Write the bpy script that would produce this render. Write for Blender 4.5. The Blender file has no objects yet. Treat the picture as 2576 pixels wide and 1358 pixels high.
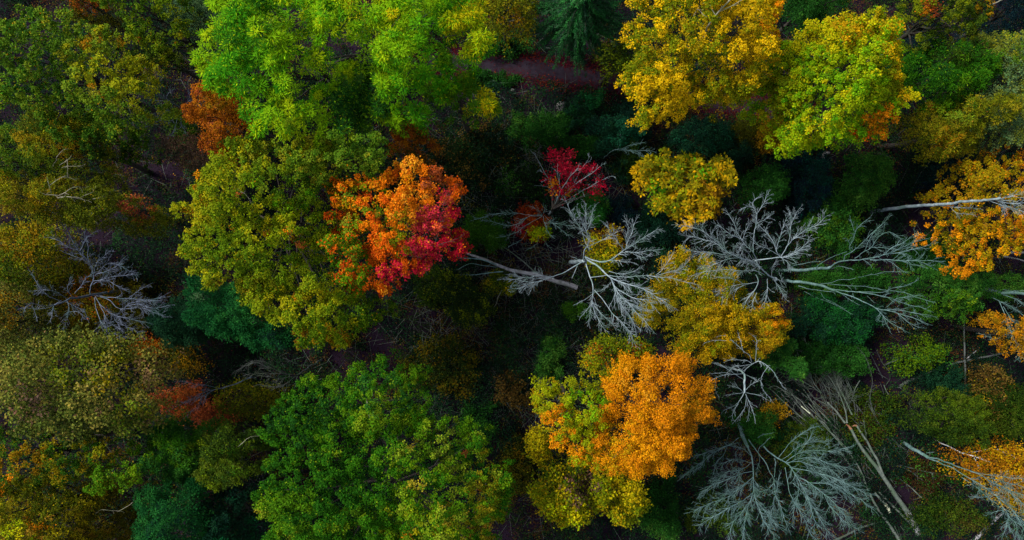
import bpy, math
import numpy as np
sc = bpy.context.scene
# ------------------------------------------------------------------ camera, sky, sun, exposure
HC = 62.0                      # drone height over the forest floor, metres
FP = 1717.0                    # focal length in pixels of the 2576 px wide photograph
CX, CY = 1288.0, 679.0
cam = bpy.data.cameras.new("camera"); cam_o = bpy.data.objects.new("camera", cam)
sc.collection.objects.link(cam_o); sc.camera = cam_o
cam.sensor_width = 36.0; cam.lens = 36.0 * FP / 2576.0
cam.clip_start = 0.5; cam.clip_end = 2000
cam_o.location = (0, 0, HC)
SUN_EL, SUN_AZ = 46.0, -62.0   # azimuth clockwise from +Y (picture up)
w = bpy.data.worlds.new("World"); sc.world = w; w.use_nodes = True
nt = w.node_tree
sky = nt.nodes.new("ShaderNodeTexSky"); sky.sky_type = 'NISHITA'; sky.sun_disc = False
sky.sun_elevation = math.radians(SUN_EL); sky.sun_rotation = math.radians(SUN_AZ)
hz = nt.nodes.new("ShaderNodeHueSaturation"); hz.inputs["Saturation"].default_value = .45   # thin overcast: paler sky light
nt.links.new(sky.outputs[0], hz.inputs["Color"]); nt.links.new(hz.outputs[0], nt.nodes["Background"].inputs[0])
nt.nodes["Background"].inputs[1].default_value = 0.10
sl = bpy.data.lights.new("sun", 'SUN'); sl.energy = 3.1; sl.angle = math.radians(18); sl.color = (1.0, 0.95, 0.86)
so = bpy.data.objects.new("sun", sl); sc.collection.objects.link(so)
so.location = (0, 0, 50)
so.rotation_euler = (math.radians(90 - SUN_EL), 0, math.radians(180 - SUN_AZ))
sc.view_settings.view_transform = 'Standard'; sc.view_settings.look = 'None'
sc.view_settings.exposure = 1.1; sc.view_settings.gamma = 1.0
sc.cycles.max_bounces = 5; sc.cycles.diffuse_bounces = 1; sc.cycles.transmission_bounces = 2
sc.cycles.glossy_bounces = 1; sc.cycles.transparent_max_bounces = 4

# ------------------------------------------------------------------ helpers
def W(px, py, z):
    """photo position + real height -> metres"""
    k = (HC - z) / FP
    return ((px - CX) * k, (CY - py) * k, z)
VIEWS = dict(P=(0, 0, 1), R1=(1698, 471.7, .2641), R2=(1981, 471.7, .2778), R3=(1132, 471.7, .2779), R4=(1415, 490.5, .2778),
             R5=(31.4, 534.6, .2455), R6=(1729.5, 830, .1852), R7=(1698, 1031.4, .2408), R8=(1918, 880.5, .3519),
             S1=(2169.7, 1037.7, .2362), S2=(2169.7, 345.9, .3937), S3=(2232.6, 660.3, .2778), S4=(1069, 94.3, .3472),
             S5=(566, 817.6, .2083), S6=(345.9, 157.2, .2316), S7=(0, 251.6, .2779), S8=(1509.4, 283, .301))
def VP(v, pts):
    ox, oy, s = VIEWS[v]
    return [(ox + s * p[0], oy + s * p[1]) + tuple(p[2:]) for p in pts]
def lin(c):
    c = np.asarray(c, float) / 255.0
    return np.where(c <= 0.04045, c / 12.92, ((c + 0.055) / 1.055) ** 2.4)
def hexc(h, k=0.5):
    c = lin([int(h[i:i + 2], 16) for i in (0, 2, 4)]) * k
    l = c @ np.array([.3, .6, .1]); return np.clip(l + (c - l) * 1.10, .002, .8)
def link(o, parent=None):
    sc.collection.objects.link(o)
    if parent is not None: o.parent = parent
    return o
def props(o, label=None, cat=None, group=None, kind=None):
    if label: o["label"] = label
    if cat: o["category"] = cat
    if group: o["group"] = group
    if kind: o["kind"] = kind
    return o
def empty(name, loc, label, cat, group=None):
    o = bpy.data.objects.new(name, None); o.location = loc; o.empty_display_size = 0.3
    link(o); return props(o, label, cat, group)
class Noise2:
    def __init__(s, rng, freq, n=7):
        a = rng.uniform(0, 2 * np.pi, n); f = freq * rng.uniform(.55, 1.6, n)
        s.k = np.stack([np.cos(a) * f, np.sin(a) * f], 1); s.p = rng.uniform(0, 2 * np.pi, n); s.n = n
    def __call__(s, xy):
        return np.sin(xy @ s.k.T + s.p).sum(1) / math.sqrt(s.n / 2.0)     # about unit variance
def in_poly(xy, poly):
    x, y = xy[:, 0], xy[:, 1]; n = len(poly); r = np.zeros(len(xy), bool)
    for i in range(n):
        x1, y1 = poly[i]; x2, y2 = poly[(i + 1) % n]
        if y1 == y2: continue
        c = ((y1 > y) != (y2 > y)) & (x < (x2 - x1) * (y - y1) / (y2 - y1) + x1)
        r ^= c
    return r
def edge_d(xy, poly):
    d = np.full(len(xy), 1e9); P = np.asarray(poly)
    for i in range(len(P)):
        a = P[i]; b = P[(i + 1) % len(P)]; ab = b - a
        t = np.clip(((xy - a) @ ab) / max(ab @ ab, 1e-9), 0, 1)
        q = a + t[:, None] * ab
        d = np.minimum(d, np.hypot(*(xy - q).T))
    return d
def smooth_poly(p, it=1):
    p = np.asarray(p, float)
    for _ in range(it):
        q = np.roll(p, -1, 0); p = np.stack([p * .75 + q * .25, p * .25 + q * .75], 1).reshape(-1, 2)
    return p
def mesh_obj(name, V, F, mat, parent=None, col=None, nside=4, loc=None, smooth=False):
    me = bpy.data.meshes.new(name); nv, nf = len(V), len(F)
    if loc is not None: V = V - np.asarray(loc)
    me.vertices.add(nv); me.vertices.foreach_set("co", np.asarray(V, np.float32).ravel())
    me.loops.add(nf * nside); me.loops.foreach_set("vertex_index", np.asarray(F, np.int32).ravel())
    me.polygons.add(nf)
    me.polygons.foreach_set("loop_start", np.arange(0, nf * nside, nside, dtype=np.int32))
    try: me.polygons.foreach_set("loop_total", np.full(nf, nside, np.int32))
    except Exception: pass
    if smooth: me.polygons.foreach_set("use_smooth", np.ones(nf, bool))
    me.update(calc_edges=True)
    if col is not None:
        at = me.attributes.new("Col", 'FLOAT_COLOR', 'FACE')
        c4 = np.ones((nf, 4), np.float32); c4[:, :3] = col
        at.data.foreach_set("color", c4.ravel())
    me.materials.append(mat)
    return link(bpy.data.objects.new(name, me), parent)

# ------------------------------------------------------------------ materials
def nmat(name):
    m = bpy.data.materials.new(name); m.use_nodes = True; t = m.node_tree
    b = t.nodes["Principled BSDF"]; return m, t, b, t.nodes["Material Output"]
def leaf_mat(name, rough=.75, spec=.03, trans=.17):
    m, t, b, out = nmat(name)
    at = t.nodes.new("ShaderNodeAttribute"); at.attribute_name = "Col"
    geo = t.nodes.new("ShaderNodeNewGeometry")
    nz = t.nodes.new("ShaderNodeTexNoise"); nz.inputs["Scale"].default_value = 9.0; nz.inputs["Detail"].default_value = 2
    t.links.new(geo.outputs["Position"], nz.inputs["Vector"])
    hs = t.nodes.new("ShaderNodeHueSaturation")
    mr = t.nodes.new("ShaderNodeMapRange"); mr.inputs[1].default_value = .3; mr.inputs[2].default_value = .7
    mr.inputs[3].default_value = .75; mr.inputs[4].default_value = 1.25
    t.links.new(nz.outputs[0], mr.inputs[0]); t.links.new(mr.outputs[0], hs.inputs["Value"])
    t.links.new(at.outputs["Color"], hs.inputs["Color"]); t.links.new(hs.outputs[0], b.inputs["Base Color"])
    b.inputs["Roughness"].default_value = rough; b.inputs["Specular IOR Level"].default_value = spec
    tr = t.nodes.new("ShaderNodeBsdfTranslucent"); t.links.new(hs.outputs[0], tr.inputs["Color"])
    mx = t.nodes.new("ShaderNodeMixShader"); mx.inputs[0].default_value = trans
    t.links.new(b.outputs[0], mx.inputs[1]); t.links.new(tr.outputs[0], mx.inputs[2]); t.links.new(mx.outputs[0], out.inputs[0])
    return m
LEAF = leaf_mat("leaves"); NEEDLE = leaf_mat("needles", .6, .1, .12); LITTER = leaf_mat("fallen_leaves", .8, .05, .05)
def bark_mat(name, c1, c2, c3, scale=3.0, rough=.85):
    m, t, b, out = nmat(name)
    geo = t.nodes.new("ShaderNodeNewGeometry")
    n1 = t.nodes.new("ShaderNodeTexNoise"); n1.inputs["Scale"].default_value = scale; n1.inputs["Detail"].default_value = 5
    n2 = t.nodes.new("ShaderNodeTexNoise"); n2.inputs["Scale"].default_value = scale * .35; n2.inputs["Detail"].default_value = 3
    n3 = t.nodes.new("ShaderNodeTexNoise"); n3.inputs["Scale"].default_value = scale * 9; n3.inputs["Detail"].default_value = 3
    for n in (n1, n2, n3): t.links.new(geo.outputs["Position"], n.inputs["Vector"])
    r1 = t.nodes.new("ShaderNodeValToRGB"); r1.color_ramp.elements[0].position = .38; r1.color_ramp.elements[1].position = .62
    r1.color_ramp.elements[0].color = (*c1, 1); r1.color_ramp.elements[1].color = (*c2, 1)
    t.links.new(n1.outputs[0], r1.inputs[0])
    mr = t.nodes.new("ShaderNodeMapRange"); mr.inputs[1].default_value = .5; mr.inputs[2].default_value = .62
    t.links.new(n2.outputs[0], mr.inputs[0])
    mx = t.nodes.new("ShaderNodeMix"); mx.data_type = 'RGBA'; mx.inputs[7].default_value = (*c3, 1)
    t.links.new(mr.outputs[0], mx.inputs[0]); t.links.new(r1.outputs[0], mx.inputs[6])
    t.links.new(mx.outputs[2], b.inputs["Base Color"]); b.inputs["Roughness"].default_value = rough; b.inputs["Specular IOR Level"].default_value = .15
    bp = t.nodes.new("ShaderNodeBump"); bp.inputs["Strength"].default_value = .6; bp.inputs["Distance"].default_value = .03
    t.links.new(n3.outputs[0], bp.inputs["Height"]); t.links.new(bp.outputs[0], b.inputs["Normal"])
    return m
BARK = bark_mat("bark_brown", (.022, .018, .018), (.045, .038, .032), (.03, .036, .022))
DEAD = bark_mat("bark_dead_grey", (.13, .17, .20), (.25, .31, .34), (.13, .20, .19))
DEADG = bark_mat("bark_dead_lichen", (.06, .115, .12), (.13, .215, .215), (.07, .14, .115))
DEADB = bark_mat("bark_dead_bluegrey", (.08, .10, .15), (.15, .18, .25), (.08, .13, .15))
DULL = bark_mat("bark_dead_dull", (.04, .048, .05), (.08, .09, .085), (.05, .065, .045))
POLE = bark_mat("bark_fallen_pole", (.06, .08, .07), (.115, .135, .115), (.06, .09, .06))
PALE = bark_mat("bark_pale_log", (.17, .17, .19), (.28, .28, .30), (.15, .16, .15))
BIRCH = bark_mat("bark_white", (.6, .6, .6), (.8, .8, .8), (.3, .3, .3))
FRESH = bark_mat("broken_wood", (.32, .36, .25), (.46, .50, .36), (.30, .26, .16))
TANB = bark_mat("bark_tan", (.16, .15, .11), (.28, .26, .20), (.13, .15, .09))
RAWW = bark_mat("splintered_wood", (.14, .06, .035), (.2, .1, .055), (.1, .04, .025))

# ------------------------------------------------------------------ tubes
class Tubes:
    def __init__(s): s.V = []; s.F = []; s.n = 0
    def add(s, pts, r, k=5, cap=False):
        pts = np.asarray(pts, float); n = len(pts)
        r = np.asarray(r, float)
        t = np.gradient(pts, axis=0); t /= np.linalg.norm(t, axis=1)[:, None] + 1e-9
        ref = np.array([0.31, 0.22, 0.93]); u = np.cross(t, ref); u /= np.linalg.norm(u, axis=1)[:, None] + 1e-9
        v = np.cross(t, u)
        a = np.arange(k) * 2 * np.pi / k
        ring = pts[:, None] + r[:, None, None] * (np.cos(a)[None, :, None] * u[:, None] + np.sin(a)[None, :, None] * v[:, None])
        s.V.append(ring.reshape(-1, 3))
        i = np.arange(n - 1)[:, None] * k; j = np.arange(k)[None]; j2 = (j + 1) % k
        f = np.stack([i + j, i + j2, i + k + j2, i + k + j], -1).reshape(-1, 4) + s.n
        s.F.append(f); s.n += n * k
        if cap:
            for e, p in ((0, pts[0]), (n - 1, pts[-1])):
                s.V.append(np.stack([p, p])); c = s.n; s.n += 2
                b = c - (n * k) - (0 if e == 0 else 2)
                base = b + e * k
                q = [(base + x, base + (x + 1) % k, c, c + 1) for x in range(k)]
                s.F.append(np.array(q))
    def obj(s, name, mat, parent=None, loc=None):
        return mesh_obj(name, np.concatenate(s.V), np.concatenate(s.F), mat, parent, loc=loc, smooth=True)
def resample(pts, step):
    pts = np.asarray(pts, float)
    # Catmull-Rom through the control points
    P = np.vstack([2 * pts[0] - pts[1], pts, 2 * pts[-1] - pts[-2]]); out = []
    for i in range(1, len(P) - 2):
        L = np.linalg.norm(P[i + 1] - P[i]); m = max(2, int(math.ceil(L / step)))
        t = (np.arange(m) / m)[:, None]
        out.append(.5 * (2 * P[i] + (P[i + 1] - P[i - 1]) * t + (2 * P[i - 1] - 5 * P[i] + 4 * P[i + 1] - P[i + 2]) * t ** 2
                         + (-P[i - 1] + 3 * P[i] - 3 * P[i + 1] + P[i + 2]) * t ** 3))
    out.append(pts[-1][None]); return np.concatenate(out)
def crook(rng, pts, amp):
    n = len(pts)
    if n < 4: return pts
    o = rng.normal(0, amp, (n, 3)); o[0] = 0; o[-1] *= .5; o[1:-1] = (o[:-2] + o[1:-1] + o[2:]) / 2
    return pts + o
def twig(T, rng, p, d, L, r, lvl, up=.25, ang=.75, dens=1.0, rmin=.008):
    n = 5 if L > .6 else 4
    step = L / (n - 1); pts = [p]; dd = d / np.linalg.norm(d)
    bend = rng.normal(0, .10, 3)
    for i in range(n - 1):
        dd = dd + bend + rng.normal(0, .10, 3) + np.array([0, 0, up * .12]); dd /= np.linalg.norm(dd)
        pts.append(pts[-1] + dd * step)
    pts = np.array(pts); rr = np.linspace(r, max(rmin * .7, r * .35), n)
    T.add(pts, rr, 3)
    if lvl <= 0: return
    m = max(1, int(round(L / .20 * dens)))
    for i in range(m):
        f = rng.uniform(.18, .97); x = f * (n - 1); a = int(min(x, n - 2)); q = pts[a] + (pts[a + 1] - pts[a]) * (x - a)
        td = pts[a + 1] - pts[a]; td /= np.linalg.norm(td)
        side = rng.normal(0, 1, 3); side -= side @ td * td; side /= np.linalg.norm(side)
        an = rng.uniform(.6, 1.2) * ang
        nd = td * math.cos(an) + side * math.sin(an)
        twig(T, rng, q, nd, L * (1 - f * .55) * rng.uniform(.35, .6), max(rmin, r * .55), lvl - 1, up, ang, dens, rmin)
def limb(T, rng, wp, r0, r1, tl=1.2, dens=1.0, lvl=2, start=.25, ang=.75, up=.25, k=6, amp=.03, rtw=.02):
    pts = crook(rng, resample(wp, .35), amp); n = len(pts)
    rr = np.linspace(r0, r1, n); T.add(pts, rr, k, cap=r0 > .06)
    seg = np.linalg.norm(np.diff(pts, axis=0), axis=1); L = seg.sum()
    if tl <= 0: return pts
    m = int(L * (1 - start) * 4.2 * dens) + 2
    for i in range(m):
        f = start + (1 - start) * ((i + rng.uniform(0, 1)) / m); x = min(f, .999) * (n - 1); a = int(x)
        q = pts[a] + (pts[a + 1] - pts[a]) * (x - a)
        td = pts[a + 1] - pts[a]; td /= np.linalg.norm(td) + 1e-9
        side = rng.normal(0, 1, 3) * np.array([1, 1, .7]); side -= side @ td * td; side /= np.linalg.norm(side)
        an = rng.uniform(.6, 1.15) * ang
        nd = td * math.cos(an) + side * math.sin(an)
        rad = r0 + (r1 - r0) * f
        twig(T, rng, q, nd, tl * (1.15 - f * .5) * rng.uniform(.55, 1.15), min(rad * .7, rtw * 1.25), lvl - 1, up, ang, 1.0, rtw * .5)
    twig(T, rng, pts[-1], pts[-1] - pts[-2], tl * .7, r1, lvl - 1, up, ang, 1.0, rtw * .5)
    return pts

# ------------------------------------------------------------------ leaves
def leaf_quads(C, D, N, L, Wd):
    """kite shaped leaves: centres, lengthwise direction, normal"""
    D = D / (np.linalg.norm(D, axis=1)[:, None] + 1e-9)
    S = np.cross(N, D); S /= np.linalg.norm(S, axis=1)[:, None] + 1e-9
    N2 = np.cross(D, S); L = L[:, None]; Wd = Wd[:, None]
    v0 = C - D * L * .5; v2 = C + D * L * .5 - N2 * L * .08
    v1 = C + S * Wd * .5 + N2 * Wd * .14 - D * L * .06; v3 = C - S * Wd * .5 + N2 * Wd * .14 - D * L * .06
    V = np.stack([v0, v1, v2, v3], 1).reshape(-1, 3)
    F = np.arange(len(C) * 4).reshape(-1, 4)
    return V, F
ST = dict(
    maple=dict(L=.135, Wd=.11, cr=.27, sp=.33, n=54, br=.68, bh=2.0, tuft=0, nz=.5, fill=.32, cut=.76, cp=.97, zj=.22, st=1.35),
    ash=dict(L=.23, Wd=.07, cr=.42, sp=.38, n=76, br=.72, bh=2.6, tuft=1, nz=.35, fill=.25, cut=.72, cp=1.0, zj=.2, st=1.5),
    fine=dict(L=.12, Wd=.09, cr=.26, sp=.28, n=42, br=.7, bh=1.5, tuft=0, nz=.6, fill=.55, cut=.92, cp=.85, zj=.28, st=1.8),
    sparse=dict(L=.19, Wd=.15, cr=.42, sp=.36, n=15, br=.9, bh=1.0, tuft=0, nz=.6, fill=.8, zj=.4, st=1.3),
    thin=dict(L=.15, Wd=.12, cr=.42, sp=.36, n=18, br=.8, bh=.9, tuft=0, nz=.7, fill=.7, zj=.35, st=1.4),
    bush=dict(L=.125, Wd=.09, cr=.32, sp=.28, n=32, br=.7, bh=.7, tuft=0, nz=.7, fill=.7, zj=.28, st=1.6),
    shag=dict(L=.18, Wd=.07, cr=.33, sp=.31, n=44, br=.85, bh=1.2, tuft=1, nz=.5, fill=.7, zj=.25, st=1.6),
    big=dict(L=.28, Wd=.16, cr=.40, sp=.42, n=24, br=.7, bh=1.2, tuft=1, nz=.4, fill=.6, cut=.95, cp=.8, zj=.35, st=1.2),
)
def pick_cols(rng, pal, t):
    """t: (n,) noise ~N(0,1) -> smooth index into palette list [(hex, weight)...]"""
    cols = np.array([hexc(h) for h, _ in pal]); wgt = np.array([x for _, x in pal], float); wgt /= wgt.sum()
    u = .5 * (1 + np.tanh(t * .8)); cdf = np.cumsum(wgt)
    idx = np.searchsorted(cdf, np.clip(u, 0, .9999)); return cols[np.minimum(idx, len(cols) - 1)]
def foliage(rng, lobes, st, pal, spots=(), density=1.0, mat=None, name="crown", parent=None, loc=None):
    """lobes: list of (poly in photo px, z top, depth). Builds one mesh of leaf clumps filling them."""
    s = dict(ST[st]) if isinstance(st, str) else dict(st)
    nA = Noise2(rng, .9); nB = Noise2(rng, 2.6); nC = Noise2(rng, .45)
    CC, CR, CN = [], [], []; boughs_all = []
    for poly, zt, dep in lobes:
        zm = zt - .45 * dep
        wp = np.array([W(x, y, zm)[:2] for x, y in smooth_poly(poly)])
        lo, hi = wp.min(0), wp.max(0); area = np.prod(hi - lo)
        nb = int(area / (s['br'] ** 2 * 2.0)) + 3
        b = rng.uniform(lo, hi, (nb * 5, 2)); b = b[in_poly(b, wp)]
        keep = []
        for q in b:
            if all((q[0] - o[0]) ** 2 + (q[1] - o[1]) ** 2 > (s['br'] * 1.25) ** 2 for o in keep): keep.append(q)
        b = np.array(keep) if keep else wp.mean(0)[None]
        db = edge_d(b, wp); R = max(db.max(), .8) * 1.0
        zb = zt - dep * (1 - np.clip(db / R, 0, 1)) ** 1.6 - s['bh'] * .4 + rng.normal(0, s['bh'] * .5, len(b))
        rb = s['br'] * rng.uniform(.75, 1.25, len(b)); boughs_all += [(x[0], x[1], z) for x, z in zip(b, zb)]
        # candidates on jittered grid
        sp = s['sp'] / math.sqrt(density); gx = np.arange(lo[0] - sp, hi[0] + sp, sp); gy = np.arange(lo[1] - sp, hi[1] + sp, sp)
        g = np.stack(np.meshgrid(gx, gy), -1).reshape(-1, 2); g = g + rng.uniform(-.5, .5, g.shape) * sp * 1.1
        ins = in_poly(g, wp); de = edge_d(g, wp); sd = np.where(ins, de, -de)
        ok = sd > -.7; g = g[ok]; sd = sd[ok]
        d2 = np.hypot(g[:, None, 0] - b[None, :, 0], g[:, None, 1] - b[None, :, 1]) / rb[None]
        d2 = d2 * (1 + .12 * nB(g))[:, None]
        j = d2.argmin(1); q = d2[np.arange(len(g)), j]
        ok = sd > np.interp(q, [.5, .85, 1.25], [-.5, -.12, .45]) * min(1, R / 1.6) + .08 * nB(g)
        g = g[ok]; j = j[ok]; q = q[ok]; de = np.maximum(sd[ok], 0)
        z = zb[j] + s['bh'] * (1 - np.clip(q, 0, 1.6) ** 2) + rng.normal(0, s['zj'], len(g))
        zd = zt - dep * (1 - np.clip(de / R, 0, 1)) ** 2
        z = z * .85 + zd * .15
        drop = ((q > s.get('cut', 1.05)) & (rng.random(len(g)) < s.get('cp', .6))) | (nA(g) * .6 + nB(g) * .5 < -s.get('hole', 1.35))
        g1, z1 = g[~drop], z[~drop]
        CC.append(np.column_stack([g1, z1])); CR.append(s['cr'] * rng.uniform(.7, 1.25, len(g1))); CN.append(np.full(len(g1), s['n']))
        # lower layers seen through the gaps
        for lay, (dz, fr) in enumerate(((1.5, s['fill']), (3.0, s['fill'] * .8))):
            m = rng.random(len(g)) < fr; m &= (z - zb[j] < dep + 2)
            g2 = g[m] * 1.0; z2 = z[m] - dz * (.6 + .8 * rng.random(m.sum())) * min(1, (dep + 1) / 3)
            CC.append(np.column_stack([g2, z2])); CR.append(s['cr'] * rng.uniform(.8, 1.4, len(g2))); CN.append(np.full(len(g2), int(s['n'] * .75)))
    C = np.concatenate(CC); R = np.concatenate(CR); N = np.maximum(3, (np.concatenate(CN) * rng.uniform(.7, 1.3, len(C))).astype(int))
    C[:, 2] = np.maximum(C[:, 2], .25)
    # clump colours
    t = nC(C[:, :2]) * .55 + nA(C[:, :2]) * .45 + rng.normal(0, .55, len(C))
    ccol = pick_cols(rng, pal, t)
    if spots:
        px = C[:, 0] * FP / (HC - C[:, 2]) + CX; py = CY - C[:, 1] * FP / (HC - C[:, 2])
        for (sx, sy, rx, ry, spal, strength) in spots:
            dd = np.hypot((px - sx) / rx, (py - sy) / ry) + nB(C[:, :2]) * .12 + nA(C[:, :2]) * .06
            m = (dd < 1) & (rng.random(len(C)) < strength)
            if m.any(): ccol[m] = pick_cols(rng, spal, t[m])
    idx = np.repeat(np.arange(len(C)), N); M = len(idx)
    c = C[idx]; r = R[idx]
    dirv = rng.normal(0, 1, (M, 3)); dirv /= np.linalg.norm(dirv, axis=1)[:, None]
    dirv[:, 2] = np.abs(dirv[:, 2]) * 1.0 - .15
    rad = r * rng.random(M) ** .45
    pos = c + dirv * rad[:, None] * np.array([1, 1, .7])
    if s['tuft']:
        a = rng.uniform(0, 2 * np.pi, M); D = np.column_stack([np.cos(a), np.sin(a), rng.uniform(-.5, .45, M)])
        pos = c + D * (rad * .85)[:, None] + np.array([0, 0, 1]) * (r * (.45 - .5 * (rad / r) ** 2))[:, None]
        Nn = np.array([0, 0, 1.]) + rng.normal(0, s['nz'], (M, 3))
    else:
        D = dirv + rng.normal(0, .7, (M, 3)); D[:, 2] *= .5; D[:, 2] -= .15
        Nn = dirv * .7 + np.array([0, 0, .75]) + rng.normal(0, s['nz'], (M, 3))
    # sprays reach outward along the boughs
    cen = C[:, :2].mean(0); od = C[idx][:, :2] - cen; od /= np.linalg.norm(od, axis=1)[:, None] + .5
    rel = pos - c; al = (rel[:, :2] * od).sum(1) * (s['st'] - 1); pos[:, :2] += od * al[:, None]; pos[:, 2] -= al * .25
    tail = rng.random(M) < .10; pos[tail] = c[tail] + (pos[tail] - c[tail]) * rng.uniform(1.1, 1.7, (tail.sum(), 1))
    Ls = s['L'] * rng.uniform(.65, 1.3, M); Ws = s['Wd'] * rng.uniform(.7, 1.25, M)
    V, F = leaf_quads(pos, D, Nn, Ls, Ws)
    lc = ccol[idx].copy()
    sw = rng.random(M) < .16; lc[sw] = pick_cols(rng, pal, rng.normal(0, 1, sw.sum()))
    lc *= np.exp(rng.normal(0, .17, (M, 1))); lc *= 1 + rng.normal(0, .05, (M, 3))
    lc = np.clip(lc, .001, .85)
    o = mesh_obj(name, V, F, mat or LEAF, parent, col=lc, loc=loc)
    return o, boughs_all
def centroid(poly):
    p = np.asarray(poly, float); x, y = p[:, 0], p[:, 1]; x2, y2 = np.roll(x, -1), np.roll(y, -1)
    c = x * y2 - x2 * y; A = c.sum() / 2
    return ((x + x2) * c).sum() / 6 / A, ((y + y2) * c).sum() / 6 / A
SEED = [100]
def tree(label, lobes, st, pal, spots=(), density=1.0, base=None, r=.26, name="broadleaf_tree", cat="tree", group=None, bare=(), barem=None, seed=None):
    SEED[0] += 1; rng = np.random.default_rng(seed or SEED[0])
    big = max(lobes, key=lambda l: np.ptp(np.array(l[0])[:, 0]) * np.ptp(np.array(l[0])[:, 1]))
    zt = max(l[1] for l in lobes)
    cx, cy = centroid(big[0]); b = W(cx, cy, big[1] - big[2] * .6)
    if base: b = W(base[0], base[1], 0)
    bx, by = b[0] + rng.normal(0, .2), b[1] + rng.normal(0, .2)
    loc = (bx, by, 0)
    root = empty(name, loc, label, cat, group or 'broadleaf trees in leaf')
    o, bo = foliage(rng, lobes, st, pal, spots, density, name="crown", parent=root, loc=loc)
    T = Tubes(); top = np.array([b[0], b[1], big[1] - big[2] * .7 - 1.2]); foot = np.array([bx, by, -.3])
    tp = resample([foot, foot * .6 + top * .4 + np.append(rng.normal(0, .2, 2), 0), top], .8)
    rr = np.linspace(r, r * .45, len(tp)); rr[0] = r * 1.35; T.add(tp, rr, 9); T.obj("trunk", BARK, root, loc)
    rng.shuffle(bo); T = Tubes()
    for q in bo[:26]:
        q = np.array(q) - np.array([0, 0, .5]); f = rng.uniform(.45, .95); a = tp[int(f * (len(tp) - 1))]
        if q[2] < a[2]: a = tp[int(.35 * (len(tp) - 1))]
        m = a * .45 + q * .55 + np.array([0, 0, -.25]) + rng.normal(0, .15, 3)
        T.add(crook(rng, resample([a, m, q], .7), .05), np.linspace(r * .36, .03, len(resample([a, m, q], .7))), 5)
    if T.V: T.obj("limb", BARK, root, loc)
    for bb in bare:
        T = Tubes(); wp = [W(*p) for p in VP(bb[0], bb[1])]
        limb(T, rng, wp, bb[2] * .6, bb[3] * .6, *(bb[4:]) ); T.obj("branch", barem or TANB, root, loc)
    return root
def wob(rng, cx, cy, rx, ry, n=13):
    a = np.arange(n) * 2 * np.pi / n + rng.uniform(0, 1); k = rng.uniform(.62, 1.2, n)
    return [(cx + rx * k[i] * math.cos(a[i]), cy + ry * k[i] * math.sin(a[i])) for i in range(n)]
def shrub(label, cx, cy, rx, ry, z, pal, st="bush", density=1.0, dep=None, group=None, name="shrub", cat="shrub", spots=()):
    SEED[0] += 1; rng = np.random.default_rng(SEED[0])
    dep = dep if dep else min(z * .55, 2.2); b = W(cx, cy, z * .5); loc = (b[0], b[1], 0)
    root = empty(name, loc, label, cat, group or 'shrubs of the understorey')
    foliage(rng, [(wob(rng, cx, cy, rx, ry), z, dep)], st, pal, spots, density, name="foliage", parent=root, loc=loc)
    T = Tubes(); k = (HC - z) / FP
    for i in range(6):
        a = rng.uniform(0, 6.28); q = np.array([b[0] + rx * k * .55 * math.cos(a), b[1] + ry * k * .55 * math.sin(a), z * .75 - .2])
        p = np.array([b[0] + rng.normal(0, .1), b[1] + rng.normal(0, .1), -.1]); m = (p + q) / 2 + rng.normal(0, .15, 3)
        pp = resample([p, m, q], .5); T.add(pp, np.linspace(.05, .015, len(pp)), 4)
    T.obj("stem", BARK, root, loc); return root
def conifer(label, cx, cy, zt, rbot, zbot, pal, base_off=(0, 0), n_tier=26, per=11, keep=None, seed=None):
    SEED[0] += 1; rng = np.random.default_rng(seed or SEED[0]); a0 = np.array(W(cx, cy, zt)); loc = (a0[0], a0[1], 0)
    root = empty("conifer_tree", loc, label, "tree")
    T = Tubes(); T.add([(a0[0], a0[1], -.3), (a0[0], a0[1], zt * .5), (a0[0], a0[1], zt - .3)], [.28, .18, .02], 8); T.obj("trunk", BARK, root, loc)
    B = Tubes(); P, D, N, LL, CL = [], [], [], [], []; cols = np.array([hexc(h) for h, _ in pal]); pw = np.array([x for _, x in pal]); pw = pw / pw.sum()
    for ti in range(n_tier):
        f = (ti + .5) / n_tier; z = zt - (zt - zbot) * f
        for bi in range(per):
            az = rng.uniform(0, 2 * np.pi); L = rbot * f ** .8 * rng.uniform(.75, 1.15) + .25
            m = max(4, int(L / .12)); tt = np.linspace(0, 1, m)
            pts = np.column_stack([a0[0] + np.cos(az) * L * tt, a0[1] + np.sin(az) * L * tt, z + .25 * L * tt - .38 * L * tt ** 2 + 0 * tt])
            pts = crook(rng, pts, .03)
            if ti % 2 == 0: B.add(pts, np.linspace(.035, .01, m), 3)
            bc = cols[rng.choice(len(cols), p=pw)]
            for k2 in range(1, m):
                dd = pts[k2] - pts[k2 - 1]; dd /= np.linalg.norm(dd) + 1e-9; sd = np.array([-dd[1], dd[0], 0])
                sl_ = (.22 + .5 * L * .28 * (1 - tt[k2])) * rng.uniform(.7, 1.2)
                for sg in (-1, 1):
                    sdir = dd * .75 + sd * sg * .7 + np.array([0, 0, -.18 + rng.normal(0, .08)])
                    for q in range(max(1, int(sl_ / .16))):
                        P.append(pts[k2] + sdir * (q + .5) * .16); D.append(sdir + rng.normal(0, .25, 3)); N.append((rng.normal(0, .3), rng.normal(0, .3), 1)); LL.append(.25); CL.append(bc)
    P = np.array(P); M = len(P)
    V, F = leaf_quads(P, np.array(D), np.array(N), np.array(LL) * rng.uniform(.8, 1.3, M), np.full(M, .085))
    lc = np.array(CL) * np.exp(rng.normal(0, .2, (M, 1)))
    mesh_obj("foliage", V, F, NEEDLE, root, col=lc, loc=loc); B.obj("limb", BARK, root, loc); return root
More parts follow.
